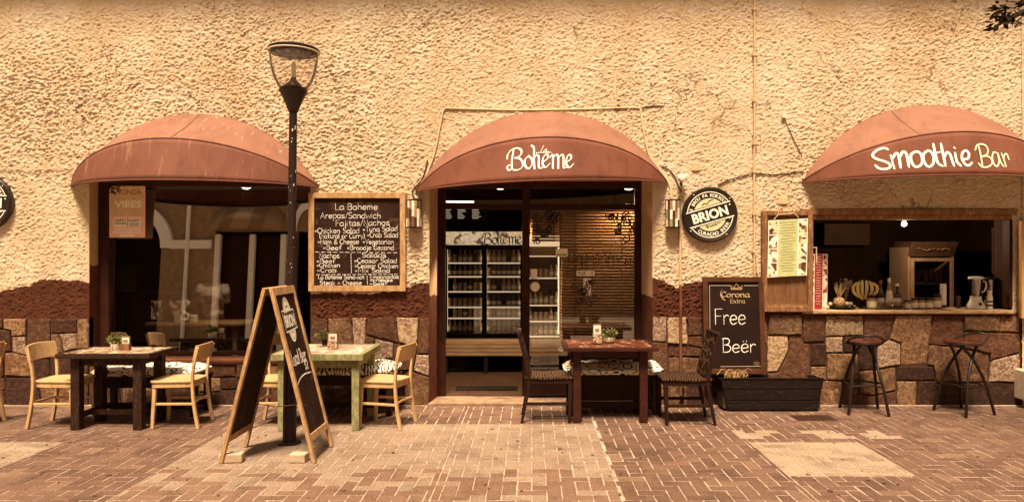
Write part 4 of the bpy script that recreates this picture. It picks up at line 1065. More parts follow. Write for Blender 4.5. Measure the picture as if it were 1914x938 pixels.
# ------------------------------------------------------------------ round beer signs
def beer_sign(px, py, tilt, label):
    root = thing('beer_sign', label, 'sign', (wx(px), -.02, wz(py)), 0, 'round beer signs on the wall')
    r = .303
    b = MB(); b.lathe([(r-.012,0),(r,.012),(r,.055),(r-.012,.068),(r-.035,.066),(r-.045,.06),(0.0,.06)], (0,0,0), 56, 'y'); b.build('disc', black_paint, root, smooth=True)
    c, s = math.cos(tilt), math.sin(tilt)
    def lay(off): return lambda u, v: Vector((u*c - v*s, -off, u*s + v*c))
    wh, amb = cream_paint, mat('pale amber field', (0.70,0.58,0.34), (0.62,0.50,0.28), 20, 0.6)
    def ringarc(a0, a1, r0, r1, off, b):
        n = 26; f = lay(off); vs = []
        for k in range(n+1):
            a = a0 + (a1-a0)*k/n; vs += [f(r0*math.cos(a), r0*math.sin(a)), f(r1*math.cos(a), r1*math.sin(a))]
        b.add(vs, [(2*k, 2*k+1, 2*k+3, 2*k+2) for k in range(n)])
    b = MB()
    ringarc(R(18), R(162), .243, .252, .062, b); ringarc(R(198), R(342), .243, .252, .062, b)
    for sg in (1, -1):
        f = lay(.063); b.add([f(-.262, sg*.082-.005), f(.262, sg*.082-.005), f(.262, sg*.082+.006), f(-.262, sg*.082+.006)], [(0,1,2,3)])
    b.build('outline', wh, root)
    b = MB()
    for a0, a1 in ((33, 147), (213, 327)):                       # amber half-moons
        f = lay(.062); n = 20
        pts = [f(.178*math.cos(R(a0+(a1-a0)*k/n)), .178*math.sin(R(a0+(a1-a0)*k/n))) for k in range(n+1)]
        b.add(pts, [tuple(range(n+1))])
    b.build('field', amb, root)
    b = MB(); font_text(b, 'BRION', 0, -.048, .40, lay(.063), height=.103); b.disc((.235,.05), .008, lay(.063), 10); b.build('lettering', wh, root)
    b = MB(); arc_text(b, arc1, .196, R(150), R(30), .048, lay(.0625)); arc_text(b, arc2, .230, R(222), R(318), .050, lay(.0625), False)
    for a in (158, 22, 205, 335): b.disc((.214*math.cos(R(a)), .214*math.sin(R(a))), .008, lay(.0625), 10)
    tag(b.build('small_lettering', wh, root), kind='stuff')
    b = MB(); f = lay(.0635)
    b.ribbon([(p[0], p[1]) for p in smoothpath([(-.06,.115,0),(-.03,.132,0),(0,.12,0),(.03,.145,0),(.075,.15,0)], 4)], .010, f)
    b.build('bird_emblem', black_paint, root); b = MB()
    b.ribbon([(p[0], p[1]) for p in smoothpath([(-.085,-.12,0),(-.06,-.10,0),(-.07,-.135,0),(-.04,-.11,0),(-.03,-.13,0),(-.005,-.11,0),(.0,-.13,0),(.03,-.105,0),(.03,-.128,0),(.06,-.108,0),(.09,-.115,0)], 4)], .008, f)
    b.build('script_lettering', black_paint, root)
    b = MB()
    for a in (40, 130, 220, 310): b.lathe([(.007,0),(.007,.006),(0,.008)], (.278*math.cos(R(a)), -.064, .278*math.sin(R(a))), 8, 'y')
    b.build('rivet', off_white, root)
    return root
beer_sign(1324, 402, R(16), 'round black BRION beer sign hung tilted beside the right wall lantern')
beer_sign(-21, 379, R(-3), 'round black BRION beer sign cut off by the left picture edge')

# ------------------------------------------------------------------ menu board on the wall
def frame_pieces(root, x0, x1, z0, z1, w, y0, y1, m, name='frame', bev=.004):
    e = .0006
    for (a, c, d, f) in ((x0, x0+w, z0, z1), (x1-w, x1, z0, z1), (x0+w+e, x1-w-e, z1-w, z1-.001), (x0+w+e, x1-w-e, z0+.001, z0+w)):
        MB().box(a, c, y0, y1, d, f).build(name, m, root, bevel=bev)
mbx0, mbx1, mbz0, mbz1 = wx(580), wx(760), wz(544), wz(361)
mb_ = thing('menu_board', 'large pine-framed chalkboard menu headed La Boheme beside the left window', 'chalkboard', (0, 0, 0))
MB().box(mbx0+.02, mbx1-.02, -.05, -.025, mbz0+.02, mbz1-.02).build('board', slate_worn, mb_)
frame_pieces(mb_, mbx0, mbx1, mbz0, mbz1, 10.5/169.8, -.075, -.02, wood_frame)
CH = MB(); cf = lambda u, v: Vector((u, -.052, v))
def crow(text, px0, px1, py, h, seed, slope=.0, th=.0054):
    chalk_text(CH, text, wx(px0), wz(py), wx(px1)-wx(px0), h/169.8, cf, th, 'l', .025, seed, slope)
for i, a in enumerate([('La Boheme',628,708,392.5,11.5),('Arepas/Sandwich',601,714,408.5,11),('Fajitas/Nachos',629,730,423,10.5,.02),('*Chicken Salad',590,674,436,9.5),('*Tuna Salad',680,745,433.5,9.5,.03),
     ('(Natural or Curry)',599,684,445.5,9),('*Crab Salad',688,746,443.5,9),('*Ham & Cheese',596,673,456,8.5),('*Vegetarian',680,738,456,8.5),('*Beef',606,641,467,8.5),('*Broodje Gezond',651,738,467,8.5),
     ('Nachos',599,637,482,9),('Salads',678,724,481,9),('*Beef',594,629,491.5,8),('*Chicken',594,638,499,7.5),('*Crab',595,631,508.5,8),('*Ceasar Salad',664,744,491,8.5),('*Ceasar Chicken',665,746,500.5,8),('*Mix Salad',665,731,509,8),
     ('La Boheme Sandwich',597,683,521,7.5),('Steak + Cheese',600,678,532,8),('Empanadas',693,747,521,7.5,.02),('*cheese',693,736,525.8,5.4),('*beef',693,726,532.5,6)]):
    crow(a[0], a[1], a[2], a[3], a[4], i+3, a[5] if len(a) > 5 else 0)
def dashes(px0, py0, px1, py1, n):
    for k in range(n):
        a, c = k/n, (k+.6)/n
        CH.ribbon([(wx(px0+(px1-px0)*a), wz(py0+(py1-py0)*a)), (wx(px0+(px1-px0)*c), wz(py0+(py1-py0)*c))], .008, cf)
dashes(592, 471, 748, 472.5, 14); dashes(658, 474, 659, 512, 7); dashes(594, 513, 748, 512, 16); dashes(688, 515, 689, 533, 4)
tag(CH.build('chalk_writing', chalk, mb_), kind='stuff')

# ------------------------------------------------------------------ leaning beer board in front of the stone wall
lb = thing('beer_board', 'black chalkboard reading Corona Extra Free Beer, leaning above the planter', 'chalkboard', (0, 0, 0))
cx0, cx1, cz0, cz1 = wx(1310), wx(1423), wz(694), wz(517)
LB = lambda u, v, off=0: Vector((u, -.16 + .10*(v-cz0)/(cz1-cz0) - off, v))
def lean_box(x0, x1, z0, z1, o0, o1, m, name):
    b = MB(); P = lambda x, z, o: LB(x, z, o)
    b.hexa([P(x0,z0,o1), P(x1,z0,o1), P(x1,z0,o0), P(x0,z0,o0)], [P(x0,z1,o1), P(x1,z1,o1), P(x1,z1,o0), P(x0,z1,o0)])
    return b.build(name, m, lb, bevel=.003)
lean_box(cx0+.03, cx1-.03, cz0+.03, cz1-.03, -.01, .006, slate, 'board')
fw = 9.5/169.8
frm = mat('brown board frame', (0.085,0.032,0.016), (0.055,0.02,0.01), 6, 0.5, 0.2, 50)
lean_box(cx0, cx0+fw, cz0, cz1, -.015, .022, frm, 'frame'); lean_box(cx1-fw, cx1, cz0, cz1, -.015, .022, frm, 'frame')
lean_box(cx0+fw, cx1-fw, cz1-fw, cz1-.001, -.015, .021, frm, 'frame'); lean_box(cx0+fw, cx1-fw, cz0+.001, cz0+fw, -.015, .021, frm, 'frame')
lf = lambda px, py: LB(wx(px), wz(py), .0085)
b = MB()
for t, x0, x1, py, h, sd in (('Free',1330,1389,604,28,1),('Beër',1343,1406,655,25,2)):
    st_, w_ = strokes(t, h, .01, seed=sd); k = (x1-x0)/w_
    b = MB()
    for s in st_: b.ribbon([(x0+a*k, py-c) for a, c in s], 1.5, lf)
    b.build('chalk_word', chalk, lb)
b = MB()
for s in ([(1323,533),(1362,533)], [(1387,533),(1414,533)], [(1323,533),(1322,627)], [(1415,533),(1416,680)], [(1340,680.5),(1416,680)]): b.ribbon(s, .8, lf, cap=False)
b.build('border_line', mat('faded border paint', (0.55,0.45,0.33)), lb)
b = MB()
for t, x0, x1, py, h, w in (('Corona',1344,1397,554,9.5,2.1),('Extra',1360,1388,565,7.5,1.3)):
    st_, w_ = strokes(t, h, 0, seed=1); k = (x1-x0)/w_
    for s in st_: b.ribbon([(x0+a*k, py-c*1.0) for a, c in s], w, lf, nib=R(-40), minw=.45)
b.ribbon([(p[0],p[1]) for p in smoothpath([(1346,541,0),(1343,548,0),(1346,556,0),(1351,560,0)],4)], 1.6, lf, nib=R(-40))
b.ribbon([(1363,540),(1362,533),(1368,537),(1373,529),(1378,537),(1384,533),(1383,540),(1363,540)], 1.2, lf, cap=False)
b.ribbon([(1363.5,538),(1383,538)], 1.0, lf, cap=False)
b.build('crown_and_name', mat('faded gold print', (0.50,0.34,0.19), (0.36,0.23,0.12), 60), lb)
b = MB(); b.disc((1406,675), 6, lf, 14, 4); b.ribbon([(1401,677),(1406,673),(1411,676)], 1, lf); b.build('corner_mark', mat('dull print', (0.10,0.07,0.03)), lb)

# ------------------------------------------------------------------ wall lanterns with coloured glass
def lantern(px, label):
    r_ = thing('wall_lantern', label, 'lamp', (wx(px), 0, wz(427)), 0, 'coloured glass wall lanterns')
    h = .31; w = .085
    b = MB(); b.box(-.03, .03, -.05, 0, .10, .26); b.build('backplate', dark_metal, r_, bevel=.004)
    b = MB(); b.lathe([(0,0),(w,0),(w,.012),(0,.012)], (0,-.09,0), 20, sx=1, sy=.7); b.lathe([(0,h-.012),(w,h-.012),(w,h),(0,h)], (0,-.09,0), 20, sx=1, sy=.7); b.build('cap', dark_metal, r_)
    cols = [(0.10,0.05,0.03), (0.20,0.09,0.05), (0.80,0.70,0.55), (0.42,0.22,0.11), (0.88,0.80,0.66), (0.06,0.03,0.02), (0.34,0.30,0.14)]
    rg = random.Random(px); order = rg.sample(range(7), 7)
    for k in range(9):
        a0, a1 = R(180 + k*20), R(180 + k*20 + 19)
        cut = [.012, rg.uniform(.08,.13), rg.uniform(.18,.24), h-.012]
        for q in range(3):
            m = MATS.get('lantern glass %d' % order[(k+q*2) % 7]) or mat('lantern glass %d' % order[(k+q*2) % 7], cols[order[(k+q*2) % 7]], None, 30, 0.15, spec=0.6)
            b = MB(); vs = []
            for z in (cut[q]+.002, cut[q+1]-.002):
                for a in (a0, (a0+a1)/2, a1): vs.append((w*.97*math.cos(a), -.09 + w*.68*math.sin(a), z))
            b.add(vs, [(0,1,4,3),(1,2,5,4)]); b.build('glass_panel', m, r_, solid=.003)
    b = MB()
    b.lathe([(w*.9,.012),(w*.9,h-.012)], (0,-.09,0), 16, sx=1, sy=.66); b.build('lead_core', dark_metal, r_)
    b = MB(); b.tube(smoothpath([(.05,-.03,.30),(.075,-.04,.37),(.09,-.03,.33),(.10,-.02,.28)], 4), .008, 6); b.build('bracket', pipe_cream, r_)
lantern(776, 'coloured glass wall lantern between the menu board and the door')
lantern(1255, 'coloured glass wall lantern beside the round beer sign right of the door')
fl_ = thing('spotlight', 'small white spotlight on the wall above the right lantern', 'lamp', (wx(1271), -.03, wz(333)))
b = MB(); b.lathe([(.0,0),(.035,.0),(.045,.02),(.048,.05),(.03,.075),(0,.08)], (0,-.04,-.01), 14, 'y'); b.build('head', off_white, fl_, smooth=True)
b = MB(); b.tube([(0,0,.0),(.0,-.03,-.03),(.005,-.02,-.09)], .012, 6); b.build('bracket', dark_metal, fl_)

# ------------------------------------------------------------------ lit downlights under the door and window heads
def downlight(px, py, d, label, watts, cone=150):
    p = at(px, py, d)
    r_ = thing('downlight', label, 'lamp', p)
    b = MB(); b.lathe([(.062,.004),(.066,.02),(.066,.10),(.0,.10)], (0,0,0), 20); b.build('housing', dark_metal, r_, smooth=True)
    b = MB(); b.lathe([(0,-.022),(.03,-.018),(.052,-.004),(.055,.006),(0,.008)], (0,0,0), 20); b.build('lens', lamp_glow, r_, smooth=True)
    l = bpy.data.lights.new('downlight_bulb', 'SPOT'); l.energy = watts; l.color = (1.0,.80,.52); l.spot_size = R(cone); l.spot_blend = .8 if cone > 100 else .35; l.shadow_soft_size = .05
    o = bpy.data.objects.new('downlight_bulb', l); col.objects.link(o); o.parent = r_; o.location = (0, 0, -.04)
downlight(460, 351, 8.62, 'lit round downlight above the left window', 150)
downlight(935, 351, 8.75, 'lit round downlight left of the door mullion', 150, 92)
downlight(1175, 352, 8.66, 'lit round downlight at the right end above the door glass', 60)

# ------------------------------------------------------------------ street lamp
lp = at(541, 828.5, 6.50); lp.z = 0
lamp = thing('street_lamp', 'black street lamp post with clear bowl head behind the A-board', 'street lamp', lp)
b = MB(); b.lathe([(.0,0),(.10,0),(.10,.012),(.066,.02),(.062,.02)], (0,0,0), 24); b.build('base_plate', iron, lamp)
b = MB(); b.lathe([(.058,.012),(.058,.95),(.052,1.0),(.040,1.03),(.038,1.05)], (0,0,0), 24); b.build('lower_post', iron_chip, lamp, smooth=True)
b = MB(); b.lathe([(.040,1.03),(.036,1.06),(.034,2.93)], (0,0,0), 20); b.build('upper_post', iron_chip, lamp, smooth=True)
b = MB(); rg = random.Random(4)
for k in range(26):                                             # chipped paint
    z = rg.uniform(1.2, 2.9); a = rg.uniform(R(190), R(350)); s = rg.uniform(.004, .014); rr = .0365
    b.add([(rr*math.cos(a+s/rr*q)*1.0, rr*math.sin(a+s/rr*q), z+h_) for q, h_ in ((-.5,-s),( .5,-s*.6),(.4,s),(-.5,s*.7))], [(0,1,2,3)])
b.build('paint_chips', mat('bare primer', (0.62,0.50,0.36)), lamp)
lamp.rotation_euler = (0, R(.65), 0)
zc = 2.905
b = MB(); b.lathe([(.040,zc),(.05,zc+.03),(.088,zc+.12),(.116,zc+.175),(.120,zc+.18),(.120,zc+.205),(.112,zc+.212),(.0,zc+.212)], (0,0,0), 32); b.build('neck', iron, lamp, smooth=True)
zb = zc + .205
b = MB(); pr = [(.114,zb),(.140,zb+.035),(.166,zb+.085),(.186,zb+.145),(.199,zb+.21),(.206,zb+.27),(.208,zb+.325)]
b.lathe(pr + [(.2079, pr[-1][1])], (0,0,0), 40); b.f = b.f[:-2]; b.m = b.m[:-2]; bowl_m = glass('lamp bowl', 0.04, (0.985,0.96,0.93), 0.02, 1.12)
_n = bowl_m.node_tree; _o = _n.nodes['Material Output']; _src = _o.inputs[0].links[0].from_socket
_d = _n.nodes.new('ShaderNodeBsdfDiffuse'); _d.inputs[0].default_value = (.9,.85,.78,1); _t = _n.nodes.new('ShaderNodeBsdfTranslucent'); _t.inputs[0].default_value = (.9,.85,.78,1)
_a = _n.nodes.new('ShaderNodeMixShader'); _n.links.new(_d.outputs[0], _a.inputs[1]); _n.links.new(_t.outputs[0], _a.inputs[2])
_m = _n.nodes.new('ShaderNodeMixShader'); _m.inputs[0].default_value = .07; _n.links.new(_src, _m.inputs[1]); _n.links.new(_a.outputs[0], _m.inputs[2]); _n.links.new(_m.outputs[0], _o.inputs[0])
b.build('bowl', bowl_m, lamp, smooth='all')
b = MB(); b.lathe([(.0,zb+.300),(.17,zb+.300),(.210,zb+.322),(.220,zb+.332),(.222,zb+.345),(.215,zb+.352),(.18,zb+.366),(.10,zb+.38),(0,zb+.385)], (0,0,0), 40); b.build('lid', iron, lamp, smooth=True)
b = MB(); b.lathe([(.207,zb+.318),(.223,zb+.320),(.223,zb+.327),(.207,zb+.329)], (0,0,0), 40); b.build('lid_rim', off_white, lamp, smooth=True)
b = MB(); b.lathe([(.0,zb+.01),(.075,zb+.01),(.068,zb+.04),(.03,zb+.07),(.022,zb+.10),(0,zb+.10)], (0,0,0), 20); b.build('socket', mat('bronze socket', (0.10,0.05,0.03), None, 9, .4, metal=.5), lamp, smooth=True)
b = MB(); b.lathe([(.0,zb+.10),(.02,zb+.10),(.02,zb+.22),(.0,zb+.24)], (0,0,0), 16); b.build('bulb', off_white, lamp, smooth=True)
b = MB()
for k in range(12):
    a = k*math.pi/6; b.bar((.15*math.cos(a), .15*math.sin(a), zb+.285), (.19*math.cos(a), .19*math.sin(a), zb+.30), .03, .004)
b.build('reflector', mat('lamp reflector', (0.35,0.22,0.13), (0.2,0.12,0.07), 8, .4), lamp)

# ------------------------------------------------------------------ A-board and its two paving bricks
ab = thing('sandwich_board', 'pine A-frame sandwich board with a beer badge beside the lamp post', 'sandwich board', (-2.095, at(0, 868, 5.85).y, 0))
AD, AT, AW = .545, 1.385, .345                # depth, height, half spread
for sgn in (1, -1):
    def SP(v, t, off, sgn=sgn):               # v along depth, t = 0 ridge .. 1 foot, off = outwards
        slope = Vector((sgn*AW, 0, -AT)); n = Vector((sgn*AT, 0, AW)).normalized()
        return Vector((sgn*.012, v, AT)) + slope*t + n*off
    def slab(v0, v1, t0, t1, o0, o1, m, nm, SP=SP):
        b = MB(); c = [SP(v0,t1,o0), SP(v1,t1,o0), SP(v1,t1,o1), SP(v0,t1,o1)]; d = [SP(v0,t0,o0), SP(v1,t0,o0), SP(v1,t0,o1), SP(v0,t0,o1)]
        b.hexa(c, d); return b.build(nm, m, ab, bevel=.003) if not nm.startswith('_') else b
    slab(0, .042, 0, 1, 0, .028, wood_frame, 'leg'); slab(AD-.042, AD, 0, 1, 0, .028, wood_frame, 'leg')
    slab(.0425, AD-.0425, .0, .045, .001, .027, wood_frame, 'rail'); slab(.0425, AD-.0425, .845, .885, .001, .027, wood_frame, 'rail')
    pn = slab(.0425, AD-.0425, .045, .845, .006, .016, slate_worn, 'chalk_panel')
    if sgn == 1:
        H_ = math.hypot(AW, AT)
        def af(u, v, off=.0175): return SP(u, v/H_, off)          # u metres along depth, v metres down the slope
        def afo(o): return lambda u, v: af(u, v, o)
        b = MB(); cxb, cyb = AD*.46, .285
        b.disc((cxb, cyb-.01), .098, afo(.0172), 32, .19); b.build('badge', cream_paint, ab)
        b = MB()
        for rr in (.086, .060):
            b.ribbon([(cxb+rr*math.cos(2*math.pi*k/36), cyb-.01+rr*1.9*math.sin(2*math.pi*k/36)) for k in range(37)], .006, afo(.0178), cap=False)
        b.add([afo(.0182)(cxb-.135, cyb-.062), afo(.0182)(cxb+.135, cyb-.082), afo(.0182)(cxb+.135, cyb+.062), afo(.0182)(cxb-.135, cyb+.082)], [(0,1,2,3)])
        b.ribbon([(cxb-.025,cyb-.125),(cxb,cyb-.115),(cxb+.03,cyb-.13)], .008, afo(.0184))
        b.build('badge_band', black_paint, ab)
        b = MB()
        for e in (-1, 1): b.ribbon([(cxb-.14, cyb+e*.088 + (.0)), (cxb+.14, cyb+e*.078-.008)], .010, afo(.0188), cap=False)
        b.ribbon([(cxb-.14,cyb-.088),(cxb-.14,cyb+.088)], .006, afo(.0188), cap=False); b.ribbon([(cxb+.14,cyb-.086),(cxb+.14,cyb+.07)], .006, afo(.0188), cap=False)
        font_text(b, 'BRION', cxb, cyb-.048, .235, lambda u, v: af(u, 2*cyb - v + .0, .019), height=.10)
        b.build('badge_lettering', cream_paint, ab)
        b = MB()
        def wr(t, u0, u1, v, h, sd):
            s_, w_ = strokes(t, h, .03, seed=sd); k = (u1-u0)/w_
            for s in s_: b.ribbon([(u0+a*k, v-c) for a, c in s], .012, afo(.018))
        wr('Local Beer', .075, .435, .645, .115, 2); wr('$2', .34, .43, .715, .075, 4)
        b.ribbon([(p[0],p[1]) for p in smoothpath([(.06,.80,0),(.15,.765,0),(.28,.745,0),(.46,.755,0)],4)], .012, afo(.018))
        b.build('chalk_writing', chalk, ab)
    else:
        pass
b = MB(); b.tube([(-.2,.27,.42),(0,.27,.40),(.2,.27,.42)], .004, 5); b.build('stay_cord', cable_d, ab)
brick_m = mat('pale concrete brick', (0.52,0.38,0.25), (0.40,0.27,0.17), 14, 0.9, 0.7, 60)
for (px, w, lab) in ((433, .18, 'grey paving brick holding the left foot of the A-board'), (559, .13, 'grey paving brick holding the right foot of the A-board')):
    p = at(px, 866, 5.92)
    o = MB().box(-w/2, w/2, -.05, .05, 0, .07).build('brick', brick_m, None, bevel=.008)
    o.location = (p.x, p.y, .001); o.rotation_euler = (0, 0, R(8) if px < 500 else R(-4)); tag(o, lab, 'brick', 'bricks weighting the A-board')

# ------------------------------------------------------------------ chairs
def bent_chair():
    t = thing('cafe_chair', 'x', 'chair')
    # seat: rounded trapezoid
    pts = []
    for (x, y) in ((-.185,-.165),(.03,-.20),(.185,-.195),(.215,-.10),(.22,0),(.215,.10),(.185,.195),(.03,.20),(-.185,.165),(-.20,0)): pts.append((x, y, 0))
    sp = [(p.x, p.y) for p in smoothpath(pts, 3, True)]
    MB().flatprism(sp, .437, .460).build('seat', wood_light, t, bevel=.008, seg=3)
    MB().flatprism([(x*.955, y*.955) for x, y in sp], .392, .4365).build('seat_frame', wood_light, t, bevel=.004)
    for s in (-1, 1):
        MB().bar((.185, s*.175, 0), (.165, s*.165, .392), .030, .030, .036, .036).build('leg', wood_light, t, bevel=.006)
        path = smoothpath([(-.245, s*.185, 0), (-.215, s*.182, .16), (-.195, s*.18, .32), (-.190, s*.18, .45), (-.200, s*.185, .58), (-.228, s*.19, .70), (-.248, s*.192, .775)], 3)
        b = MB(); b.tube(path, [.026 - .006*(i/len(path)) for i in range(len(path))], 4, flat=.8, up=(0, 1, 0)); b.build('leg', wood_light, t, bevel=.005)
        b = MB(); b.bar((-.20, s*.176, .235), (.17, s*.166, .235), .020, .024); b.build('stretcher', wood_light, t, bevel=.005)
    b = MB(); b.tube(smoothpath([(-.205, -.17, .25), (-.19, -.06, .25), (-.19, .06, .25), (-.205, .17, .25)], 3), .013, 6); b.build('stretcher', wood_light, t, smooth=True)
    n = 12; vs = []
    for k in range(n+1):
        y = -.205 + .41*k/n; q = 1 - (y/.205)**2
        for (z, off, dz) in ((.645, 0, 0), (.645, -.016, 0), (.79, -.016, .012*q), (.79, 0, .012*q)):
            vs.append((-.205 - .040*q - (z-.645)*.22 + off + .012, y, z + dz))
    fs = [(4*k+a, 4*k+(a+1) % 4, 4*(k+1)+(a+1) % 4, 4*(k+1)+a) for k in range(n) for a in range(4)] + [(0,1,2,3), (4*n+3, 4*n+2, 4*n+1, 4*n)]
    b = MB(); b.add(vs, fs); b.build('backrest', wood_light, t, bevel=.005, smooth=True, fix=True)
    return t
c0 = bent_chair()
def set_chair(c, x, d, rz, label, grp):
    c.location = (x, d - CAMD, 0); c.rotation_euler = (0, 0, rz); tag(c, label, 'chair', grp)
GC = 'pale bentwood cafe chairs'
spots = [(-4.55, 7.21, R(0), 'pale bentwood chair left of the dark table under the window'), (-3.43, 7.21, R(183), 'pale bentwood chair right of the dark table under the window'),
         (-1.43, 7.20, R(166), 'pale bentwood chair right of the green table, seen from behind'), (-2.45, 7.24, R(-2), 'pale bentwood chair mostly hidden behind the A-board'),
         (-5.51, 7.20, R(181), 'pale bentwood chair cut off by the left picture edge')]
extra = [copy_tree(c0) for _ in spots[1:]]
for c, s in zip([c0] + extra, spots): set_chair(c, s[0], s[1], s[2], s[3], GC)

def dark_chair():
    t = thing('dining_chair', 'x', 'chair')
    W = .215
    MB().box(-.20, .255, -W, W, .385, .43).build('seat_frame', wood_dark, t, bevel=.006)
    b = MB(); vs = []; n = 8
    for i in range(n+1):
        x = -.21 + .475*i/n
        for j in range(n+1):
            y = -W-.004 + (2*W+.008)*j/n
            vs.append((x, y, .455 - .016*math.sin(math.pi*i/n)*math.sin(math.pi*j/n) + .004*math.cos(i)))
    o = len(vs)
    fs = [(i*(n+1)+j, (i+1)*(n+1)+j, (i+1)*(n+1)+j+1, i*(n+1)+j+1) for i in range(n) for j in range(n)]
    b.add(vs, fs); b.build('seat', uph, t, smooth='all').modifiers.new('s', 'SOLIDIFY').thickness = .03
    for s in (-1, 1):
        MB().bar((.225, s*(W-.02), 0), (.235, s*(W-.02), .385), .028, .028, .045, .045).build('leg', wood_dark, t, bevel=.004)
        b = MB(); b.tube([(-.245, s*(W-.02), 0), (-.185, s*(W-.02), .30), (-.165, s*(W-.02), .42), (-.20, s*(W-.01), .60), (-.275, s*(W-.005), .88)], [.022,.030,.034,.030,.026], 4, flat=.8, up=(0,1,0)); b.build('leg', wood_dark, t, bevel=.004)
        MB().bar((-.20, s*(W-.02), .19), (.228, s*(W-.02), .19), .018, .03).build('stretcher', wood_dark, t, bevel=.003)
    b = MB(); n = 10; vs = []
    for i in range(n+1):
        z = .44 + .435*i/n; x = -.172 - .105*(i/n)**1.3
        for (yy, off) in ((-W+.025, .022), (W-.025, .022), (W-.025, -.018), (-W+.025, -.018)): vs.append((x + off, yy, z))
    fs = [(4*k+a, 4*k+(a+1) % 4, 4*(k+1)+(a+1) % 4, 4*(k+1)+a) for k in range(n) for a in range(4)] + [(3,2,1,0), (4*n, 4*n+1, 4*n+2, 4*n+3)]
    b.add(vs, fs); b.build('backrest', uph, t, bevel=.006, fix=True)
    MB().bar((-.275, -W, .885), (-.275, W, .885), .05, .022).build('top_rail', wood_dark, t, bevel=.004)
    return t
d0 = dark_chair(); d1 = copy_tree(d0)
set_chair(d0, .145, 7.48, R(0), 'dark patterned high-back chair left of the red table in front of the door', 'dark upholstered dining chairs')
set_chair(d1, 1.535, 7.37, R(180), 'dark patterned high-back chair right of the red table, beside the planter', 'dark upholstered dining chairs')

# ------------------------------------------------------------------ tables
def table(label, x0, x1, d0_, d1_, h, leg_w, inset, m_frame, m_top, m_leg, thick=.05, stretcher=False, border=.05, group='outdoor cafe tables'):
    cx, cy = (x0+x1)/2, (d0_+d1_)/2 - CAMD; hx, hy = (x1-x0)/2, (d1_-d0_)/2
    t = thing('cafe_table', label, 'table', (cx, cy, 0), 0, group)
    MB().box(-hx+border, hx-border, -hy+border, hy-border, h-thick+.004, h-.001).build('mosaic_top', m_top, t)
    e = .0005
    for (a, c, d, f) in ((-hx, hx, -hy, -hy+border), (-hx, hx, hy-border, hy), (-hx, -hx+border, -hy+border+e, hy-border-e), (hx-border, hx, -hy+border+e, hy-border-e)):
        MB().box(a, c, d, f, h-thick, h).build('top_border', m_frame, t, bevel=.004)
    ix, iy = inset
    for sx in (-1, 1):
        for sy in (-1, 1):
            MB().box(sx*(hx-ix)-leg_w/2, sx*(hx-ix)+leg_w/2, sy*(hy-iy)-leg_w/2, sy*(hy-iy)+leg_w/2, 0, h-thick-.001).build('leg', m_leg, t, bevel=.005)
    q = leg_w/2
    for sy in (-1, 1): MB().box(-hx+ix+q, hx-ix-q, sy*(hy-iy)-.012, sy*(hy-iy)+.012, h-thick-.075, h-thick-.002).build('apron', m_leg, t, bevel=.003)
    for sx in (-1, 1): MB().box(sx*(hx-ix)-.012, sx*(hx-ix)+.012, -hy+iy+q, hy-iy-q, h-thick-.076, h-thick-.002).build('apron', m_leg, t, bevel=.003)
    if stretcher:
        for sx in (-1, 1): MB().box(sx*(hx-ix)-.02, sx*(hx-ix)+.02, -hy+iy+q, hy-iy-q, .10, .15).build('stretcher', m_leg, t, bevel=.004)
        MB().box(-hx+ix+.02, hx-ix-.02, -.02, .02, .10, .149).build('stretcher', m_leg, t, bevel=.004)
    return t
table('square table with pale mosaic top and dark worn legs under the left window', -4.465, -3.575, 6.92, 7.50, .727, .085, (.15, .10), wood_worn, mosaic_light, wood_worn, .045, True)
table('square table with distressed green frame and whitewashed top behind the A-board', -2.44, -1.575, 6.90, 7.72, .727, .070, (.085, .085), green_paint, mosaic_mid, green_paint, .06)
table('dark red mosaic table in front of the door glass', .312, 1.238, 7.18, 7.90, .752, .078, (.135, .13), wood_red, mosaic_red, wood_red, .036)

# ------------------------------------------------------------------ benches and cushions along the wall
def bench(label, x0, x1, d0_, d1_, h, panel=False):
    t = thing('bench', label, 'bench', ((x0+x1)/2, (d0_+d1_)/2-CAMD, 0), 0, 'dark benches along the wall')
    hx, hy = (x1-x0)/2, (d1_-d0_)/2
    for k in range(3):
        w = 2*hy/3; MB().box(-hx, hx, -hy+k*w+.003, -hy+(k+1)*w-.003, h-.03, h).build('seat_plank', wood_dark, t, bevel=.004)
    for sx in (-1, 1):
        for sy in (-1, 1): MB().box(sx*(hx-.05)-.03, sx*(hx-.05)+.03, sy*(hy-.04)-.03, sy*(hy-.04)+.03, 0, h-.031).build('leg', wood_dark, t, bevel=.004)
    MB().box(-hx+.08, hx-.08, -hy+.03, -hy+.05, h-.11, h-.032).build('apron', wood_dark, t)
    MB().box(-hx+.08, hx-.08, -hy+.02, -hy+.06, .08, .14).build('stretcher', wood_dark, t, bevel=.004)
    if panel: MB().box(-hx+.08, hx-.08, -hy+.065, -hy+.085, .14, h-.11).build('front_panel', wood_dark, t)
    return t
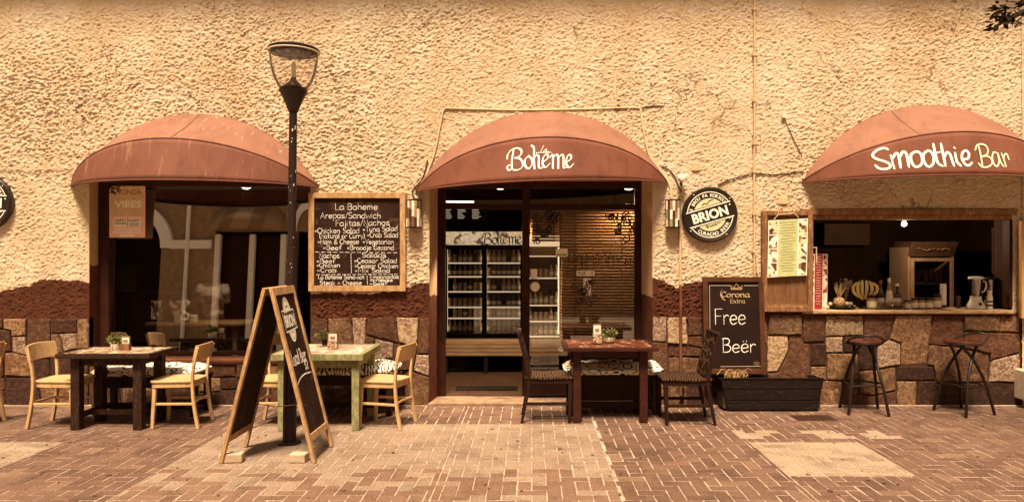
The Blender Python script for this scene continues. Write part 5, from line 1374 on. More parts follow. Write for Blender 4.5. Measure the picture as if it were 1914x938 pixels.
def cushion(label, x0, x1, d0_, d1_, z, th, m, seed=1, ragged=0):
    rg = random.Random(seed); nx, ny = 26, 10; b = MB()
    ph = [rg.uniform(0, 6) for _ in range(6)]
    def pt(i, j, top):
        u, v = -1+2*i/nx, -1+2*j/ny
        e = (1-abs(u)**6)**.5 * (1-abs(v)**4)**.5 if abs(u) < 1 and abs(v) < 1 else 0
        bul = .5*th*e*(1 + .22*math.sin(u*7+ph[0])*math.cos(v*3+ph[1]) + .12*math.sin(u*15+ph[2]))
        x = (x0+x1)/2 + u*(x1-x0)/2 + ragged*.01*math.sin(v*9+ph[3]); y = (d0_+d1_)/2-CAMD + v*(d1_-d0_)/2 + ragged*.02*math.sin(u*11+ph[4])
        return (x, y, z + th*.5 + (bul if top else -th*.45*min(1, e*3)))
    W = ny+1
    vs = [pt(i, j, 1) for i in range(nx+1) for j in range(W)] + [pt(i, j, 0) for i in range(nx+1) for j in range(W)]
    o = (nx+1)*W; fs = []
    for i in range(nx):
        for j in range(ny):
            a, c = i*W+j, (i+1)*W+j
            fs += [(a, c, c+1, a+1), (a+o, a+1+o, c+1+o, c+o)]
    for i in range(nx): fs += [(i*W, i*W+o, (i+1)*W+o, (i+1)*W), (i*W+ny, (i+1)*W+ny, (i+1)*W+ny+o, i*W+ny+o)]
    for j in range(ny): fs += [(j, j+1, j+1+o, j+o), (nx*W+j, nx*W+j+o, nx*W+j+1+o, nx*W+j+1)]
    b.add(vs, fs)
    return tag(b.build('seat_cushion', m, None, smooth='all'), label, 'cushion', 'printed cushions on the benches')
bench('dark wooden bench under the left window', -4.52, -3.42, 7.55, 7.95, .40)
cushion('pebble print cushion on the bench under the left window', -4.50, -3.44, 7.53, 7.96, .401, .115, cush_pebble, 3)
bench('dark wooden bench behind the green table', -2.40, -1.42, 7.58, 8.0, .42)
cushion('wavy striped throw cushion on the bench behind the green table', -2.38, -1.40, 7.50, 8.02, .421, .115, cush_wave, 5, 1)
bench('dark panelled bench behind the red table', .36, 1.33, 7.62, 8.02, .41, True)
cushion('cushion with bold oval print on the bench behind the red table', .33, 1.36, 7.58, 8.03, .411, .125, cush_pebble2, 8)

# ------------------------------------------------------------------ table decorations
def leafy(mb, c, r, n, rg, size=.02, squash=.7):
    for k in range(n):
        a, e = rg.uniform(0, 2*math.pi), rg.uniform(-.2, 1.3); rr = r*rg.uniform(.35, 1.0)
        p = Vector(c) + Vector((rr*math.cos(a)*math.cos(e), rr*math.sin(a)*math.cos(e)*.8, rr*math.sin(e)*squash))
        d = Vector((rg.gauss(0,1), rg.gauss(0,1), rg.gauss(.4,.8))).normalized(); s = d.orthogonal().normalized(); s.rotate(Matrix.Rotation(rg.uniform(0,6), 3, d))
        L = size*rg.uniform(.7, 1.4)
        mb.add([p, p + d*L*.5 + s*L*.35, p + d*L, p + d*L*.5 - s*L*.35], [(0,1,2,3)])
def pot_plant(label, px, py, d, h, w, m_pot, r, seed, oval=1.0):
    p = at(px, py, d); t = thing('potted_plant', label, 'plant', p, 0, 'small plants on the tables')
    b = MB(); b.lathe([(w*.42,0),(w*.5,h*.5),(w*.5,h),(w*.44,h),(w*.42,h*.85),(0,h*.85)], (0,0,0), 18, sx=oval, sy=.8); b.build('pot', m_pot, t, smooth=True)
    b = MB(); rg = random.Random(seed); leafy(b, (0,0,h+.025), r*1.15, 300, rg, .028); b.build('leaves', leaf_a, t)
    b = MB()
    for k in range(14):
        a = rg.uniform(0, 6.28); q = r*rg.uniform(.3,.8); b.tube([(0,0,h*.8), (q*math.cos(a)*.5, q*math.sin(a)*.4, h+.03), (q*math.cos(a), q*math.sin(a)*.8, h+.02+r*.5)], .0015, 4)
    b.build('stems', leaf_a, t)
def card_holder(label, px, py, d, w, h, m, seed):
    p = at(px, py, d); t = thing('card_holder', label, 'menu holder', p, R(4), 'card holders on the tables')
    MB().box(-w/2, w/2, -w*.35, w*.35, 0, h*.5).build('mosaic_block', m, t, bevel=.003)
    MB().box(-w*.42, w*.42, -.004, .004, h*.5, h).build('card', sticker, t)
    frame_pieces(t, -w*.5, w*.5, h*.48, h*1.06, .008, -.008, .006, wood_brown, 'card_frame', .001)
    MB().box(-w*.25, w*.25, -.0065, -.0045, h*.62, h*.8).build('card_print', mat('card print %d' % seed, (0.3,0.2,0.13)), t)
white_pot = mat('pale glazed pot', (0.68,0.58,0.42), (0.55,0.44,0.30), 20, 0.4)
pot_plant('small leafy plant in a pale bowl on the left mosaic table', 217, 654, 7.22, .065, .105, white_pot, .075, 1)
card_holder('wooden card holder on the left mosaic table', 235, 655, 7.20, .085, .135, wood_brown, 1)
mos_small = voronoi_mat('mosaic candle glass', 60, [(0,(0.5,0.34,0.22)),(0.4,(0.22,0.10,0.055)),(0.7,(0.62,0.48,0.33))], (0.08,0.035,0.02), 0.4)
pot_plant('small leafy plant in a dark pot on the green table', 608, 644, 7.52, .05, .075, wood_dark, .085, 2)
card_holder('mosaic card holder on the green table', 622, 652, 7.28, .095, .155, mos_small, 2)
pot_plant('bushy little plant in a white trough on the red table', 1138, 638, 7.58, .045, .11, white_pot, .07, 3, 1.2)
card_holder('mosaic card holder with a framed card on the red table', 1116, 641, 7.48, .088, .185, mos_small, 3)

# ------------------------------------------------------------------ bar stools
def stool(label, x, d, rz, src=None):
    if src: t = copy_tree(src)
    else:
        t = thing('bar_stool', label, 'bar stool')
        b = MB(); b.lathe([(0,.725),(.165,.725),(.18,.735),(.182,.748),(.172,.757),(.10,.752),(0,.748)], (0,0,0), 36); b.build('seat', mat('glossy red-brown seat', (0.075,0.014,0.009), (0.045,0.009,0.006), 5, 0.25, spec=.5), t, smooth=True)
        b = MB(); b.tube([(.178*math.cos(a), .178*math.sin(a), .728) for a in [2*math.pi*k/32 for k in range(33)]], .011, 8, False); b.build('seat_ring', dark_metal, t, smooth=True)
        for su in (-1, 1):
            for sv in (-1, 1):
                pts = smoothpath([(-su*.125, sv*.06, .722), (-su*.03, sv*.09, .62), (su*.07, sv*.125, .46), (su*.145, sv*.16, .26), (su*.20, sv*.195, 0)], 5)
                b = MB(); b.tube(pts, .0155, 8); b.build('leg', dark_metal, t, smooth=True)
        q = [(.135, .155), (-.135, .155), (-.135, -.155), (.135, -.155)]
        for k in range(4):
            a, c = q[k], q[(k+1) % 4]; mx, my = (a[0]+c[0])/2*1.18, (a[1]+c[1])/2*1.18
            b = MB(); b.tube(smoothpath([(a[0], a[1], .285), (mx, my, .305), (c[0], c[1], .285)], 5), .010, 8); b.build('foot_rest', dark_metal, t, smooth=True)
        b = MB(); b.tube(smoothpath([(.03, -.176, .728), (.12, -.165, .775), (.215, -.09, .815), (.245, 0, .825), (.215, .09, .815), (.12, .165, .775), (.03, .176, .728)], 6), .0115, 8); b.build('backrest_hoop', dark_metal, t, smooth=True)
    t.location = (x, d - CAMD, 0); t.rotation_euler = (0, 0, rz); tag(t, label, 'bar stool', 'metal bar stools at the counter')
    return t
s0 = stool('metal bar stool with hoop back towards the viewer, nearer the planter', 3.50, 7.80, R(-100))
stool('metal bar stool with hoop back on its right side, nearer the right edge', 4.535, 7.765, R(20), s0)

# ------------------------------------------------------------------ planter
pt_ = thing('planter_box', 'long dark wooden planter box under the leaning beer board', 'planter', ((wx(1335)+wx(1518))/2, -.17, 0))
tw, bw = (1520-1330)/169.8/2*.975, (1511-1345)/169.8/2*.975; dp, hh = .15, .345
wp = mat('black stained planks', (0.014,0.006,0.004), (0.008,0.0035,0.0025), 7, 0.75, 0.5, 40, stretch=(.5,3,3), c3=(0.045,0.022,0.013), spec=.12)
for k in range(3):
    z0, z1 = hh*k/3 + (.003 if k else .012), hh*(k+1)/3 - .003
    w0, w1 = bw+(tw-bw)*z0/hh, bw+(tw-bw)*z1/hh
    for sy in (-1, 1):
        y0, y1 = sy*(dp-.02), sy*dp
        ya, yb = min(y0,y1), max(y0,y1)
        MB().hexa([(-w0,ya,z0),(w0,ya,z0),(w0,yb,z0),(-w0,yb,z0)], [(-w1,ya,z1),(w1,ya,z1),(w1,yb,z1),(-w1,yb,z1)]).build('plank', wp, pt_, bevel=.005)
for sx in (-1, 1):
    a0, a1 = sx*bw, sx*tw
    b = MB(); b.hexa([(min(a0, a0-sx*.02), -dp+.021, .0), (max(a0, a0-sx*.02), -dp+.021, .0), (max(a0, a0-sx*.02), dp-.021, .0), (min(a0, a0-sx*.02), dp-.021, .0)],
           [(min(a1, a1-sx*.02), -dp+.021, hh-.004), (max(a1, a1-sx*.02), -dp+.021, hh-.004), (max(a1, a1-sx*.02), dp-.021, hh-.004), (min(a1, a1-sx*.02), dp-.021, hh-.004)])
    b.build('end_board', wp, pt_, bevel=.004)
MB().box(-tw*.99, tw*.99, -dp-.006, -dp+.022, hh-.006, hh+.010).build('rim', wp, pt_, bevel=.004)
MB().box(-tw+.03, tw-.03, -dp+.024, dp-.024, .03, hh-.05).build('soil', mat('dry soil', (0.05,0.028,0.016), (0.09,0.055,0.033), 20, 0.95, 0.8, 30), pt_)
rg = random.Random(9); b = MB()
for k in range(46):
    a = rg.uniform(0, 6.28); x = -tw + .16 + rg.gauss(0, .05); L = rg.uniform(.08, .20)
    b.tube(smoothpath([(x, -.03, hh-.06), (x+L*.4*math.cos(a), -.03+L*.3*math.sin(a), hh+L*.45), (x+L*.8*math.cos(a), -.03+L*.4*math.sin(a), hh+L*.4-.05)], 4), .0022, 4)
tag(b.build('dried_grass_tuft', mat('dry straw', (0.55,0.36,0.17), (0.40,0.24,0.10), 30, 0.9)), 'tuft of dry straw-coloured grass in the planter beside the dark chair', 'plant').location = pt_.location
# ------------------------------------------------------------------ menus by the serving window
def photo_mat(name, cols):
    return voronoi_mat(name, 26, [(0, cols[0]), (.3, cols[1]), (.55, cols[2]), (.8, cols[3])], None, 0.4)
ph_warm = photo_mat('food photos', [(0.80,0.72,0.58), (0.30,0.16,0.08), (0.70,0.55,0.32), (0.09,0.045,0.025)])
ph_red = photo_mat('red food photos', [(0.75,0.60,0.46), (0.28,0.05,0.035), (0.60,0.42,0.25), (0.10,0.035,0.02)])
def menu_sheet(label, fn, w, h, m_band, m_photo, m_text, seed, hang=True, band=(.26, .75)):
    t = thing('hanging_menu' if hang else 'standing_menu', label, 'menu')
    def slab(u0, u1, v0, v1, o0, o1, m, nm):
        b = MB(); b.hexa([fn(u0,v0,o1), fn(u1,v0,o1), fn(u1,v0,o0), fn(u0,v0,o0)], [fn(u0,v1,o1), fn(u1,v1,o1), fn(u1,v1,o0), fn(u0,v1,o0)]); return b.build(nm, m, t)
    slab(0, w, 0, h, 0, .004, sticker, 'sheet')
    slab(w*band[0], w*band[1], 0.001, h-.001, .004, .0052, m_band, 'text_column')
    for k in range(4):
        v0 = h*(.015 + k*.247); v1 = v0 + h*.225
        slab(w*.02, w*(band[0]-.03), v0, v1, .004, .0052, m_photo, 'photo_print'); slab(w*(band[1]+.03), w*.98, v0, v1, .004, .0052, m_photo, 'photo_print')
    rg = random.Random(seed); b = MB(); n = 19
    for k in range(n):
        v = h*(.95 - k*.9/n); wl = (band[1]-band[0])*w*rg.uniform(.55, .9); c = (band[0]+band[1])/2*w
        pts = []; u = c - wl/2
        while u < c + wl/2: pts.append((u, v + rg.uniform(-.004, .004))); u += .007
        b.ribbon(pts, .0045, lambda a, q: fn(a, q, .0062), cap=False)
    b.build('print_lines', m_text, t)
    return t
mw, mh = (1504-1431)/169.8, (516-411)/169.8
gfn = lambda u, v, o: Vector((wx(1431) + u + (v-mh)*.02, -.094 - o - .01*(mh-v), wz(518) + v + u*.055))
green_band = mat('pale green print', (0.50,0.50,0.24), (0.44,0.44,0.20), 12, .5)
gm = menu_sheet('green and white food menu hanging on the opened shutter', gfn, mw, mh, green_band, ph_warm, mat('menu print', (0.16,0.13,0.06)), 2)
b = MB()
for s in ([(1441,411),(1449,402),(1478,399),(1487,408)], [(1449,402),(1450,394)], [(1478,399),(1479,391),(1481,388)]):
    b.tube([Vector((wx(a), -.10, wz(c))) for a, c in s], .004, 6)
b.build('string', cable, gm)
rmw, rmh = (1551-1515)/166.5, (576-474)/166.5
ro = at(1513, 577, 8.20)
rfn = lambda u, v, o: Vector((ro.x + u + v*.03, ro.y + .03*v/rmh + u*.25 - o, BAR[2]+.0075 + v + u*.0))
red_band = mat('crimson print', (0.30,0.035,0.030), (0.24,0.026,0.022), 12, .5)
rmn = menu_sheet('narrow red and white menu standing on the bar counter', rfn, rmw, rmh, red_band, ph_red, mat('pale menu print', (0.75,0.55,0.45)), 4, False, (.26, .72))
frame_pieces(rmn, ro.x-.01, ro.x+.10, BAR[2]+.5, BAR[2]+.70, .012, ro.y+.04, ro.y+.05, off_white, 'wire_handle', .002)

# board at the far right, hinged like a shutter
rb = thing('price_board', 'narrow framed chalkboard at the right end of the bar counter', 'chalkboard')
MB().box(wx(1902), wx(1966), -.13, -.115, wz(580), wz(428)).build('board', slate, rb)
frame_pieces(rb, wx(1893), wx(1975), wz(593), wz(414), 9/169.8, -.15, -.10, mat('orange pine', (0.52,0.29,0.11), (0.38,0.19,0.065), 8, .6, .4, 40, stretch=(3,3,1)), 'frame')
b = MB(); rg = random.Random(2)
for k in range(12):
    z = wz(468 + k*8.6); x = wx(1906.5)
    b.ribbon([(x-.008, z), (x+.01, z+rg.uniform(-.004,.004))], .016, lambda u, v: Vector((u, -.132, v)))
for (a, c) in ((1908,437),(1910,460)):
    b.ribbon([(wx(a), wz(c)), (wx(a), wz(c-12)), (wx(a+7), wz(c-12))], .008, lambda u, v: Vector((u, -.132, v)))
b.build('chalk_writing', chalk, rb)

# white patterned box at the right edge
wb = thing('meter_box', 'whitewashed box with a cross and diamond pattern at the right edge', 'box', (wx(1889)+.02, -.06, wz(745)))
wcol = mat('whitewashed concrete', (0.66,0.54,0.40), (0.52,0.40,0.28), 14, .9, .5, 50)
MB().box(0, .5, -.16, .04, .02, .34).build('body', wcol, wb, bevel=.012)
for (a, c, d, f) in ((.015,.085,.03,.16), (.015,.085,.172,.33), (.097,.24,.03,.10), (.097,.24,.26,.33), (.2,.46,.11,.25)): MB().box(a, c, -.166, -.158, d, f).build('panel', wcol, wb, bevel=.004)
b = MB(); b.prism([(.10,.18),(.14,.13),(.18,.18),(.14,.235)], -.168, -.158); b.build('diamond', dark_metal, wb)

# drain grate in the pavement
gp = at(1520, 781, 7.50); gr = thing('drain_grate', 'rusty drain grate set in the paving right of the planter', 'grate', (gp.x, gp.y, .001))
grm = mat('rusty iron', (0.075,0.035,0.02), (0.04,0.018,0.011), 20, .7, .4, 60)
frame = MB(); frame.box(-.20,.20,-.12,-.10,0,.006).box(-.20,.20,.10,.12,0,.006).box(-.20,-.18,-.0995,.0995,0,.006).box(.18,.20,-.0995,.0995,0,.006); frame.build('frame', grm, gr)
for k in range(12): MB().box(-.172+k*.030, -.155+k*.030, -.099, .099, 0, .005).build('bar', grm, gr)
MB().box(-.179,.179,-.0992,.0992,-.0005,.0008).build('gap_shade_sheet', black_paint, gr)  # black sheet standing in for the shade below the bars

# litter and stains on the paving: dry leaves, nobody could count them
rg = random.Random(21); b = MB()
for k in range(150):
    d = rg.uniform(5.0, 7.6); x = rg.uniform(-.72, .66)*d; s = rg.uniform(.008, .026); a = rg.uniform(0, 6.28); y = d - CAMD
    c, s_ = math.cos(a), math.sin(a)
    P = [(x + s*(u*c - v*s_), y + s*(u*s_ + v*c), .004 + .004*w) for u, v, w in ((-1,0,0),(-.2,.45,.8),(1,0,.3),(0,-.5,1.0))]
    b.add(P, [(0,3,2,1)])
for k in range(120):                                            # swept up against the wall
    x = rg.uniform(-5.4, 5.2); y = -.07 - abs(rg.gauss(0, .10)); s = rg.uniform(.008, .022); a = rg.uniform(0, 6.28); c, s_ = math.cos(a), math.sin(a)
    b.add([(x + s*(u*c - v*s_), y + s*(u*s_ + v*c), .004 + .005*w) for u, v, w in ((-1,0,0),(-.2,.45,.8),(1,0,.3),(0,-.5,1.0))], [(0,3,2,1)])
tag(b.build('leaf_litter', mat('dry leaf', (0.07,0.032,0.016), (0.12,0.06,0.03), 30, .9), None, solid=.001), 'scattered dry leaf scraps on the paving', 'litter', kind='stuff')

# ------------------------------------------------------------------ things on the bar counter
CZ = BAR[2] + .0065
def cpt(px, d=8.32): return Vector(((px-994)*d/FPX, d-CAMD, CZ))
KS = 8.32/FPX
def lathe_thing(name, label, cat, px, parts, d=8.32, group='jars and bottles on the bar counter', n=18):
    t = thing(name, label, cat, cpt(px, d), 0, group)
    for nm, prof, m in parts:
        b = MB(); b.lathe([(r_*KS, z*KS) for r_, z in prof], (0,0,0), n); b.build(nm, m, t, smooth=True)
    return t
lid_dark = mat('dark jar lid', (0.03,0.014,0.008), None, 9, .4)
paper = mat('bottle label', (0.80,0.70,0.54), (0.66,0.54,0.38), 60, .7)
amber = mat('dark sauce', (0.05,0.018,0.009), (0.03,0.01,0.006), 9, .12, spec=.6)
pale_jar = mat('preserve', (0.34,0.20,0.09), (0.18,0.09,0.04), 50, .2, spec=.6, c3=(0.62,0.46,0.26))
red_cap = mat('red cap', (0.35,0.05,0.03), None, 9, .4)
def jar(px, w, h, label, d=8.32, lab=True):
    parts = [('glass', [(w*.46,0),(w*.5,1),(w*.5,h*.72),(w*.42,h*.80),(0,h*.80)], pale_jar), ('lid', [(0,h*.79),(w*.46,h*.80),(w*.46,h),(0,h)], lid_dark)]
    if lab: parts.append(('paper_label', [(w*.515,h*.15),(w*.515,h*.58)], paper))
    return lathe_thing('jar', label, 'jar', px, parts, d)
jar(1629.5, 17, 26, 'wide preserve jar with a metal lid next to the bananas', 8.25)
jar(1695, 12, 17, 'small dark-lidded jar, first from the left in the row before the fridge', 8.25)
jar(1709.5, 12.5, 21, 'small dark-lidded jar, second from the left in the row before the fridge', 8.25)
jar(1722.5, 12.5, 21, 'small dark-lidded jar, third from the left in the row before the fridge', 8.25)
jar(1736, 12.5, 21, 'small dark-lidded jar, fourth from the left in the row before the fridge', 8.25)
jar(1751.5, 14, 27, 'taller jar right of the row of small jars', 8.25)
lathe_thing('sauce_bottle', 'dark bottle with a red cap right of the bananas', 'bottle', 1646, [('glass', [(5.5,0),(6,1),(6,28),(4.5,34),(2.6,38),(2.4,46),(0,46)], amber), ('paper_label', [(6.3,8),(6.3,20)], paper), ('cap', [(2.9,45),(2.9,53),(2,54),(0,54)], red_cap)])
lathe_thing('sauce_bottle', 'pale slim bottle with a white cap between two dark bottles', 'bottle', 1662, [('glass', [(5.5,0),(5.8,1),(5.8,22),(4.6,36),(2.8,44),(2.6,50),(0,50)], pale_jar), ('paper_label', [(6.1,6),(6.1,22),(4.9,34)], paper), ('cap', [(2.9,49),(2.9,57),(0,57)], off_white)])
lathe_thing('sauce_bottle', 'stout dark bottle with a flat white stopper left of the bar fridge', 'bottle', 1677, [('glass', [(6.2,0),(6.5,1),(6.5,22),(4.5,28),(2.2,30),(2.2,42),(0,42)], amber), ('paper_label', [(6.8,6),(6.8,20)], paper), ('stopper', [(3.6,42),(3.6,46),(0,46)], off_white)])
lathe_thing('tin_can', 'tall white printed can at the right of the jars', 'can', 1763, [('body', [(5,0),(5.4,1),(5.4,45),(5,46),(0,46)], paper), ('print_band', [(5.55,3),(5.55,8)], black_paint)], 8.25)
tr = thing('glass_tray', 'low glass tray in front of the sauce bottles on the counter', 'tray', cpt(1664, 8.20))
MB().box(-26*KS, 26*KS, -.03, .03, 0, .006).build('base', glass_clear, tr); MB().box(-26*KS, 26*KS, -.03, -.026, .006, 14*KS).build('front', glass('tray glass', .08, (.75,.7,.62), .1), tr)
for k in range(3): MB().box((-22+k*16)*KS, (-10+k*16)*KS, -.02, .02, .0065, .045).build('packet_stack', (paper, pale_jar, wood_brown)[k], tr, bevel=.003)
# fruit plate
fp = thing('fruit_plate', 'dark plate at the left end of the bar counter', 'plate', cpt(1572, 8.28))
b = MB(); b.lathe([(.0,0),(.10,0),(.155,.022),(.165,.03),(.150,.026),(.09,.008),(0,.008)], (0,0,0), 28); b.build('plate', black_paint, fp, smooth=True)
pn = thing('pineapple', 'small round pineapple with spiky crown on the dark plate', 'fruit', cpt(1568.5, 8.28) + Vector((0,0,.012)))
b = MB(); b.lathe([(.0,0),(.045,.006),(.065,.035),(.067,.065),(.055,.10),(.025,.118),(0,.12)], (0,0,0), 20); b.build('fruit_body', voronoi_mat('pineapple skin', 60, [(0,(0.55,0.36,0.17)),(.5,(0.42,0.25,0.11))], (0.2,0.1,0.045), .7, edgew=.12), pn, smooth=True)
b = MB(); rg = random.Random(5)
for k in range(13):
    a = 2*math.pi*k/13; L = rg.uniform(.10, .20); sp_ = rg.uniform(.12, .75); w = .011
    d_ = Vector((math.cos(a)*sp_, math.sin(a)*sp_*.6, 1)).normalized(); s = d_.cross(Vector((0,1,.1))).normalized()
    o_ = Vector((0,0,.112)); b.add([o_-s*w, o_+s*w, o_+d_*L*.55+s*w*.8, o_+d_*L, o_+d_*L*.55-s*w*.8], [(0,1,2,3,4)])
b.build('leaf_crown', mat('spiky leaves', (0.42,0.30,0.16), (0.22,0.14,0.07), 30, .6), pn, solid=.002)
for k, (px, r_) in enumerate(((1547,.020),(1552,.024),(1583,.026),(1590,.024),(1597,.020))):
    o = MB(); o.lathe([(0,0)]+[(r_*math.sin(math.pi*q/8), r_-r_*math.cos(math.pi*q/8)) for q in range(1,8)]+[(0,2*r_)], (0,0,0), 14)
    o = o.build('lime', mat('pale citrus %d' % k, (0.55,0.42,0.24), (0.42,0.30,0.14), 12, .45), None, smooth='all'); o.location = cpt(px, 8.24 + .02*k) + Vector((0,0,.0 if px in (1547,1597) else .03))
    tag(o, ('pale citrus fruit at the left rim of the dark plate','pale citrus fruit behind the left rim of the dark plate','pale citrus fruit just right of the pineapple','second citrus fruit right of the pineapple','pale citrus fruit at the right rim of the dark plate')[k], 'fruit', 'citrus on the plate')
ds = thing('dried_flowers', 'small bunch of pale dried flowers behind the pineapple', 'plant', cpt(1581, 8.45))
b = MB(); rg = random.Random(8); b.lathe([(.03,0),(.035,.06),(.03,.09),(0,.09)], (0,0,0), 12); b.build('vase', amber, ds)
b = MB(); leafy(b, (0,0,.22), .10, 60, rg, .04, 1.1)
for k in range(10): b.tube([(0,0,.08), (rg.uniform(-.07,.07), rg.uniform(-.03,.03), .30)], .002, 4)
b.build('blooms', mat('dried blooms', (0.60,0.46,0.30), (0.34,0.22,0.12), 30, .9), ds)
# bananas on a stand
bn = thing('banana_stand', 'two hands of bananas forming a heart on a dark stand', 'bananas', cpt(1614, 8.34))
b = MB(); b.lathe([(.05,0),(.05,.015),(.012,.02),(.010,.10),(.02,.11),(0,.11)], (0,0,0), 14); b.build('stand', dark_metal, bn, smooth=True)
ban = mat('ripe banana', (0.66,0.52,0.22), (0.52,0.38,0.13), 14, .5, c3=(0.80,0.68,0.36))
for sg in (-1, 1):
    for k in range(3):
        sp_ = sg*(.020 + .040*k); top = .31 - .012*k
        pts = smoothpath([(sg*.012, -.01*k, .105), (sp_*1.15, -.02-.008*k, .17), (sp_*1.35, -.025-.008*k, .24), (sp_*.95+sg*.005, -.02-.006*k, top-.005), (sp_*.7+sg*.008, -.012, top+.004)], 4)
        n = len(pts); rad = [.005 + .0125*math.sin(math.pi*min(1, (i+1.2)/n))**.7 for i in range(n)]; rad[-1] = .005
        b = MB(); b.tube(pts, rad, 7); b.build('banana', ban, bn, smooth=True)
# blenders
def blender(label, px, d, m_base, sc, dark=False):
    t = thing('blender', label, 'blender', cpt(px, d), 0, 'blenders on the bar counter')
    b = MB(); b.lathe([(.0,0),(.105*sc,0),(.112*sc,.01*sc),(.100*sc,.045*sc),(.07*sc,.085*sc),(.060*sc,.125*sc),(.064*sc,.145*sc),(0,.147*sc)], (0,0,0), 20, sx=1, sy=.85); b.build('motor_base', m_base, t, smooth=True)
    b = MB(); b.lathe([(.048*sc,.148*sc),(.052*sc,.16*sc),(.072*sc,.30*sc),(.074*sc,.34*sc),(.070*sc,.34*sc),(.05*sc,.165*sc),(0,.165*sc)], (0,0,0), 20); b.build('jug', glass('jug glass %s' % px, .12, (.72,.66,.58), .06), t, smooth=True)
    b = MB(); b.lathe([(.0,.341*sc),(.078*sc,.341*sc),(.080*sc,.352*sc),(.074*sc,.366*sc),(.03*sc,.37*sc),(0,.37*sc)], (0,0,0), 20); b.build('lid', m_base if not dark else dark_metal, t, smooth=True)
    b = MB(); b.tube(smoothpath([(.068*sc,0,.32*sc),(.115*sc,0,.30*sc),(.11*sc,0,.22*sc),(.058*sc,0,.18*sc)], 5), .009*sc, 6); b.build('handle', m_base if not dark else dark_metal, t, smooth=True)
    b = MB(); b.lathe([(.018*sc,0),(.018*sc,.006),(0,.008)], (0,-.082*sc,.06*sc), 12, 'y'); b.build('dial', dark_metal, t)
blender('white-based blender with a glass jug near the right end of the counter', 1824, 8.30, off_white, .98)
blender('dark slim blender right of the white one', 1851, 8.40, dark_metal, .95, True)
lathe_thing('milk_carton', 'white printed flask in front of the dark blender', 'flask', 1850, [('body', [(5,0),(5,24),(3.5,27),(3.5,31),(0,31)], paper), ('cap', [(4,30),(4,35),(0,35)], off_white), ('print_band', [(5.15,6),(5.15,9)], black_paint), ('print_band', [(5.15,13),(5.15,16)], black_paint)], 8.22)
lathe_thing('steel_cup', 'dark steel cup left of the white blender', 'cup', 1791, [('body', [(4,0),(4.6,24),(4.2,24),(3.8,2),(0,2)], amber)], 8.4)

# fridge in the bar
bf = thing('bar_fridge', 'small glass-door fridge with a curved sign top inside the bar', 'fridge', at(1740, 640, 9.70).xyz * 1.0)
fx = lambda px: (px-1740)*9.70/FPX
fz0 = bf.location.z; fzz = lambda py: at(0, py, 9.70).z - fz0
grey_f = mat('grey fridge casing', (0.34,0.20,0.115), (0.25,0.14,0.075), 4, .5)
bz = .03 - fz0
MB().box(fx(1697), fx(1701), 0, .5, bz, fzz(462)).build('cabinet', grey_f, bf); MB().box(fx(1779), fx(1783), 0, .5, bz, fzz(462)).build('cabinet', grey_f, bf)
MB().box(fx(1701), fx(1779), .44, .5, bz, fzz(480)).build('back', room_dark, bf); MB().box(fx(1697), fx(1783), 0, .5, bz-.001, fzz(640)).build('base', grey_f, bf)
frame_pieces(bf, fx(1700), fx(1780), fzz(600), fzz(482), .045, -.04, 0, grey_f, 'door_frame', .004)
MB().box(fx(1706), fx(1774), -.022, -.018, fzz(596), fzz(488)).build('door_glass', glass_door, bf)
b = MB(); b.hexa([(fx(1697),0,fzz(480)),(fx(1783),0,fzz(480)),(fx(1783),.4,fzz(480)),(fx(1697),.4,fzz(480))], [(fx(1699),-.10,fzz(452)),(fx(1785),-.10,fzz(452)),(fx(1785),.4,fzz(450)),(fx(1699),.4,fzz(450))]); b.build('sign_top', mat('fridge sign', (0.10,0.05,0.028), (0.06,0.03,0.016), 4, .35), bf, bevel=.01)
b = MB(); rg = random.Random(6)
for k in range(7): b.tube([(fx(1708+k*9), -.085+.0, fzz(466)+rg.uniform(-.02,.02)), (fx(1715+k*9), -.085, fzz(466)+rg.uniform(-.02,.02))], .006, 5)
b.build('sign_scroll', mat('sign scroll', (0.35,0.2,0.1)), bf)
MB().box(fx(1702), fx(1778), .0, .42, fzz(531), fzz(529)).build('shelf', off_white, bf)
b = MB()
for k, px in enumerate((1722, 1738, 1748, 1758, 1766)): b.lathe([(.03,0),(.032,.005),(.032,.12+.02*(k%3)),(.012,.16+.02*(k%3)),(0,.165+.02*(k%3))], (fx(px), .10, fzz(529)), 10)
b.build('stored_drinks', pale_jar, bf, smooth=True)
# lit bulb and dim furniture inside the bar
bl = thing('pendant_bulb', 'small lit bulb hanging inside the bar', 'lamp', at(1690, 418, 8.95))
b = MB(); b.lathe([(0,-.035),(.028,-.02),(.033,0),(.02,.03),(0,.035)], (0,0,0), 12); b.build('bulb', emis('lit bulb', (1,.85,.62), 2.5), bl, smooth=True)
b = MB(); b.tube([(0,0,.03),(0,0,.50)], .006, 5); b.build('cord', dark_metal, bl)
l = bpy.data.lights.new('bulb_light', 'POINT'); l.energy = 24.0; l.color = (1,.78,.5); l.shadow_soft_size = .04
o = bpy.data.objects.new('bulb_light', l); col.objects.link(o); o.parent = bl; o.location = (0,0,-.06)
def back_panel(label, name, px0, px1, py0, py1, d, c, cat):
    a, q = at(px0, py1, d), at(px1, py0, d)
    o = MB().box(a.x, q.x, a.y, a.y+.03, a.z, q.z).build(name, mat(name+' '+str(px0), c, None, 4, .7), None, bevel=.006)
    tag(o, label, cat)
back_panel('brown notice panel on the back wall of the bar', 'notice_panel', 1541, 1626, 418, 458, 10.9, (0.10,0.048,0.024), 'panel')
back_panel('tall pale cupboard door at the right inside the bar', 'cupboard', 1856, 1886, 425, 512, 9.2, (0.085,0.042,0.022), 'cupboard')
back_panel('dark picture on the right back wall of the bar', 'picture', 1820, 1852, 470, 500, 10.9, (0.05,0.02,0.012), 'picture')

